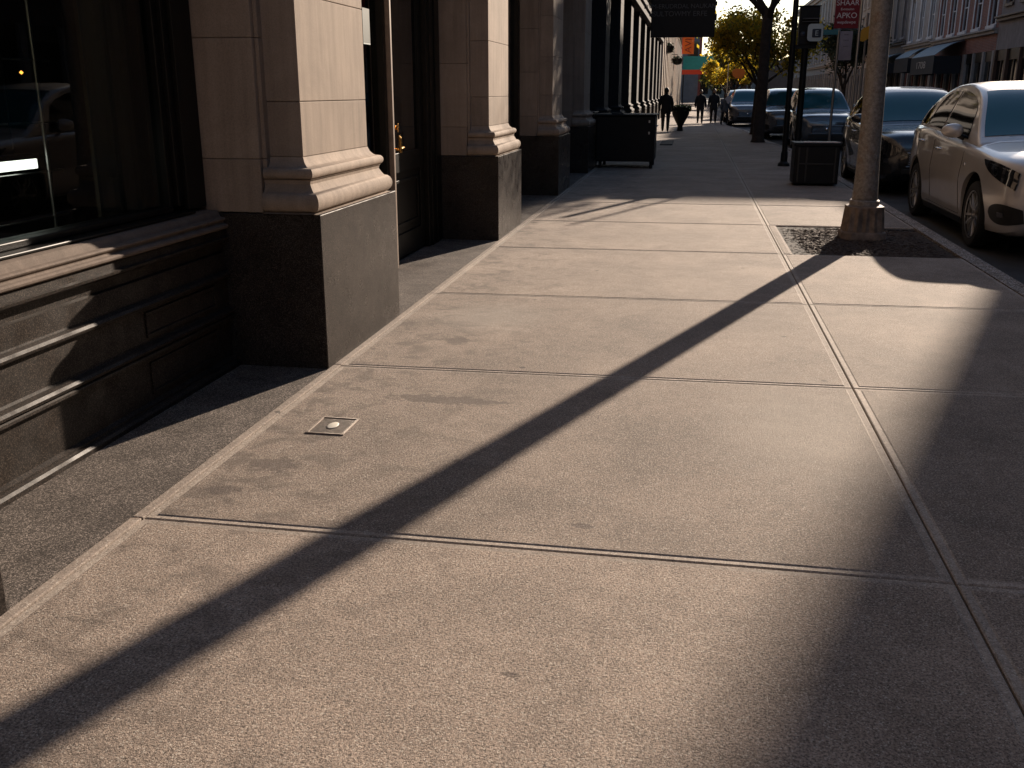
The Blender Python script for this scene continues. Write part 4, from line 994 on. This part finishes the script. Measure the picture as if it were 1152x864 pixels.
tree('street_tree', 'dim green tree far down the left side past the canopy', (3.0, 185, 0), 6.0, 4.5, M['leafg'], 43, 70, 100, .3, .25, zc=3.4, fork=.3, flat=.6)

# ------------------------------------------------------------------ people
def person(label, loc, h, coat, legs, step, rz=0, hood=False, extra=None, shoe=None):
    """a walker built on a joint skeleton grown with a skin modifier; faces -Y before rz"""
    t = thing('person', label, 'person', loc, 'people walking on the far sidewalk', rz); k = h/1.75
    V = [((0,0,.93),.15),((0,-.01,1.12),.135),((0,-.01,1.32),.16),((0,-.01,1.46),.085),((0,-.02,1.53),.06),((0,-.03,1.62),.095),((0,-.03,1.69),.085)]
    E_ = [(0,1),(1,2),(2,3),(3,4),(4,5),(5,6)]
    def add(chain, root):
        p = root
        for v in chain: V.append(v); E_.append((p, len(V)-1)); p = len(V)-1
        return p
    add([((.10,0,.88),.125),((.11,-step*.5-.03,.50),.092),((.11,-step*.5+.06,.10),.068),((.11,-step*.5-.02,.04),.042),((.12,-step*.5-.13,.03),.032)], 0)
    add([((-.10,0,.88),.125),((-.11,step*.42-.05,.50),.092),((-.11,step*.5+.10,.12),.068),((-.11,step*.5+.06,.045),.042),((-.12,step*.5-.05,.03),.032)], 0)
    add([((.18,0,1.40),.075),((.25,step*.25,1.13),.055),((.26,step*.1-.08,.90),.042),((.26,step*.1-.12,.82),.034)], 2)
    add([((-.18,0,1.40),.075),((-.25,-step*.25,1.13),.055),((-.26,-step*.1-.10,.90),.042),((-.26,-step*.1-.14,.82),.034)], 2)
    me = bpy.data.meshes.new('body'); me.from_pydata([tuple(c*k for c in v) for v, r_ in V], E_, [])
    o = bpy.data.objects.new('body', me); COL.objects.link(o); o.parent = t
    m = o.modifiers.new('skin', 'SKIN'); m.use_smooth_shade = True
    sv = me.skin_vertices[0].data
    for i, (v, r_) in enumerate(V): sv[i].radius = (r_*k, r_*k*.9)
    sv[0].use_root = True
    o.modifiers.new('sub', 'SUBSURF').levels = 1; o.modifiers['sub'].render_levels = 2
    me.materials.append(legs)
    # coat: loose shell over torso with sleeves
    rs = []
    for z, a, b, y0 in ((.72,.215,.17,0),(.85,.215,.165,0),(1.0,.20,.15,0),(1.15,.20,.15,-.01),(1.30,.225,.16,-.01),(1.40,.215,.14,-.01),(1.47,.14,.11,-.01),(1.51,.075,.075,-.015)):
        rs.append([(a*k*math.cos(q), y0*k+b*k*math.sin(q), z*k) for q in [2*math.pi*j/20 for j in range(20)]])
    cmb = MB().rings(rs)
    for s_ in (1, -1): cmb.tube([(s_*.17*k,0,1.42*k),(s_*.215*k,s_*step*.1*k,1.30*k),(s_*.262*k,s_*step*.25*k,1.13*k),(s_*.270*k,(s_*step*.12-.07)*k,.92*k)], [.075*k,.078*k,.066*k,.055*k], 12)
    obj('coat', cmb, coat, t, smooth=True)
    hm = MB(); rs = []
    for j in range(9):
        a = -.9+j*(math.pi/2+.9)/8; rs.append([(.098*k*math.cos(a)*math.cos(q), (-.02+.112*math.cos(a)*math.sin(q)+.012)*k, (1.665+.115*math.sin(a))*k) for q in [2*math.pi*i/16 for i in range(16)]])
    hm.rings(rs); obj('hair', hm, M['hair'], t, smooth=True)
    obj('face', MB().rings([[(.068*k*math.cos(q)*c_, (-.105-.03*s_)*k, (1.64+.085*math.sin(q)*c_)*k) for q in [2*math.pi*i/14 for i in range(14)]] for c_, s_ in ((1,0),(.8,.7),(.3,1))]), M['skin'], t, smooth=True)
    if shoe:
        for s_, yy in ((1,-step*.5-.06),(-1,step*.5+.01)): obj('shoe', MB().box((s_*.115-.045)*k,(s_*.115+.045)*k,(yy-.13)*k,(yy+.11)*k,.0,.07), shoe, t, bevel=.02)
    return t
PI = math.pi
xA = (748-783)/(1250/41.3)
person('person in a long black coat walking beside the wall, nearest of the walkers', (xA, 41.3, 0), 1.68, M['cloth'], M['cloth'], .35, PI)
person('left one of two dark-clad walkers side by side on the sunlit sidewalk', (.26, 52.5, 0), 1.62, M['cloth'], M['cloth'], .30, 0, shoe=M['shoe'])
person('right one of the two dark-clad walkers side by side on the sunlit sidewalk', (.93, 52.8, 0), 1.66, M['cloth2'], M['cloth'], .26, 0, shoe=M['shoe'])
pp = person('person with a pale bag walking close to the parked grey car', (1.42, 50.2, 0), 1.45, M['cloth3'], M['cloth2'], .3, .3)
o = obj('shoulder_bag', MB().rings([[(1.56+.10*c_*math.cos(q), 49.95+.05*math.sin(q), 1.15+.16*c_*math.sin(q)) for q in [2*PI*i/14 for i in range(14)]] for c_ in (.5,1)]).rings([[(1.56+.16*math.cos(q), 49.9+yy, 1.22+.12*math.sin(q)) for q in [2*PI*i/14 for i in range(14)]] for yy in (0,.1)]), M['bag'], smooth='auto'); tag(o, 'pale shoulder bag carried by the person beside the grey car', 'bag')
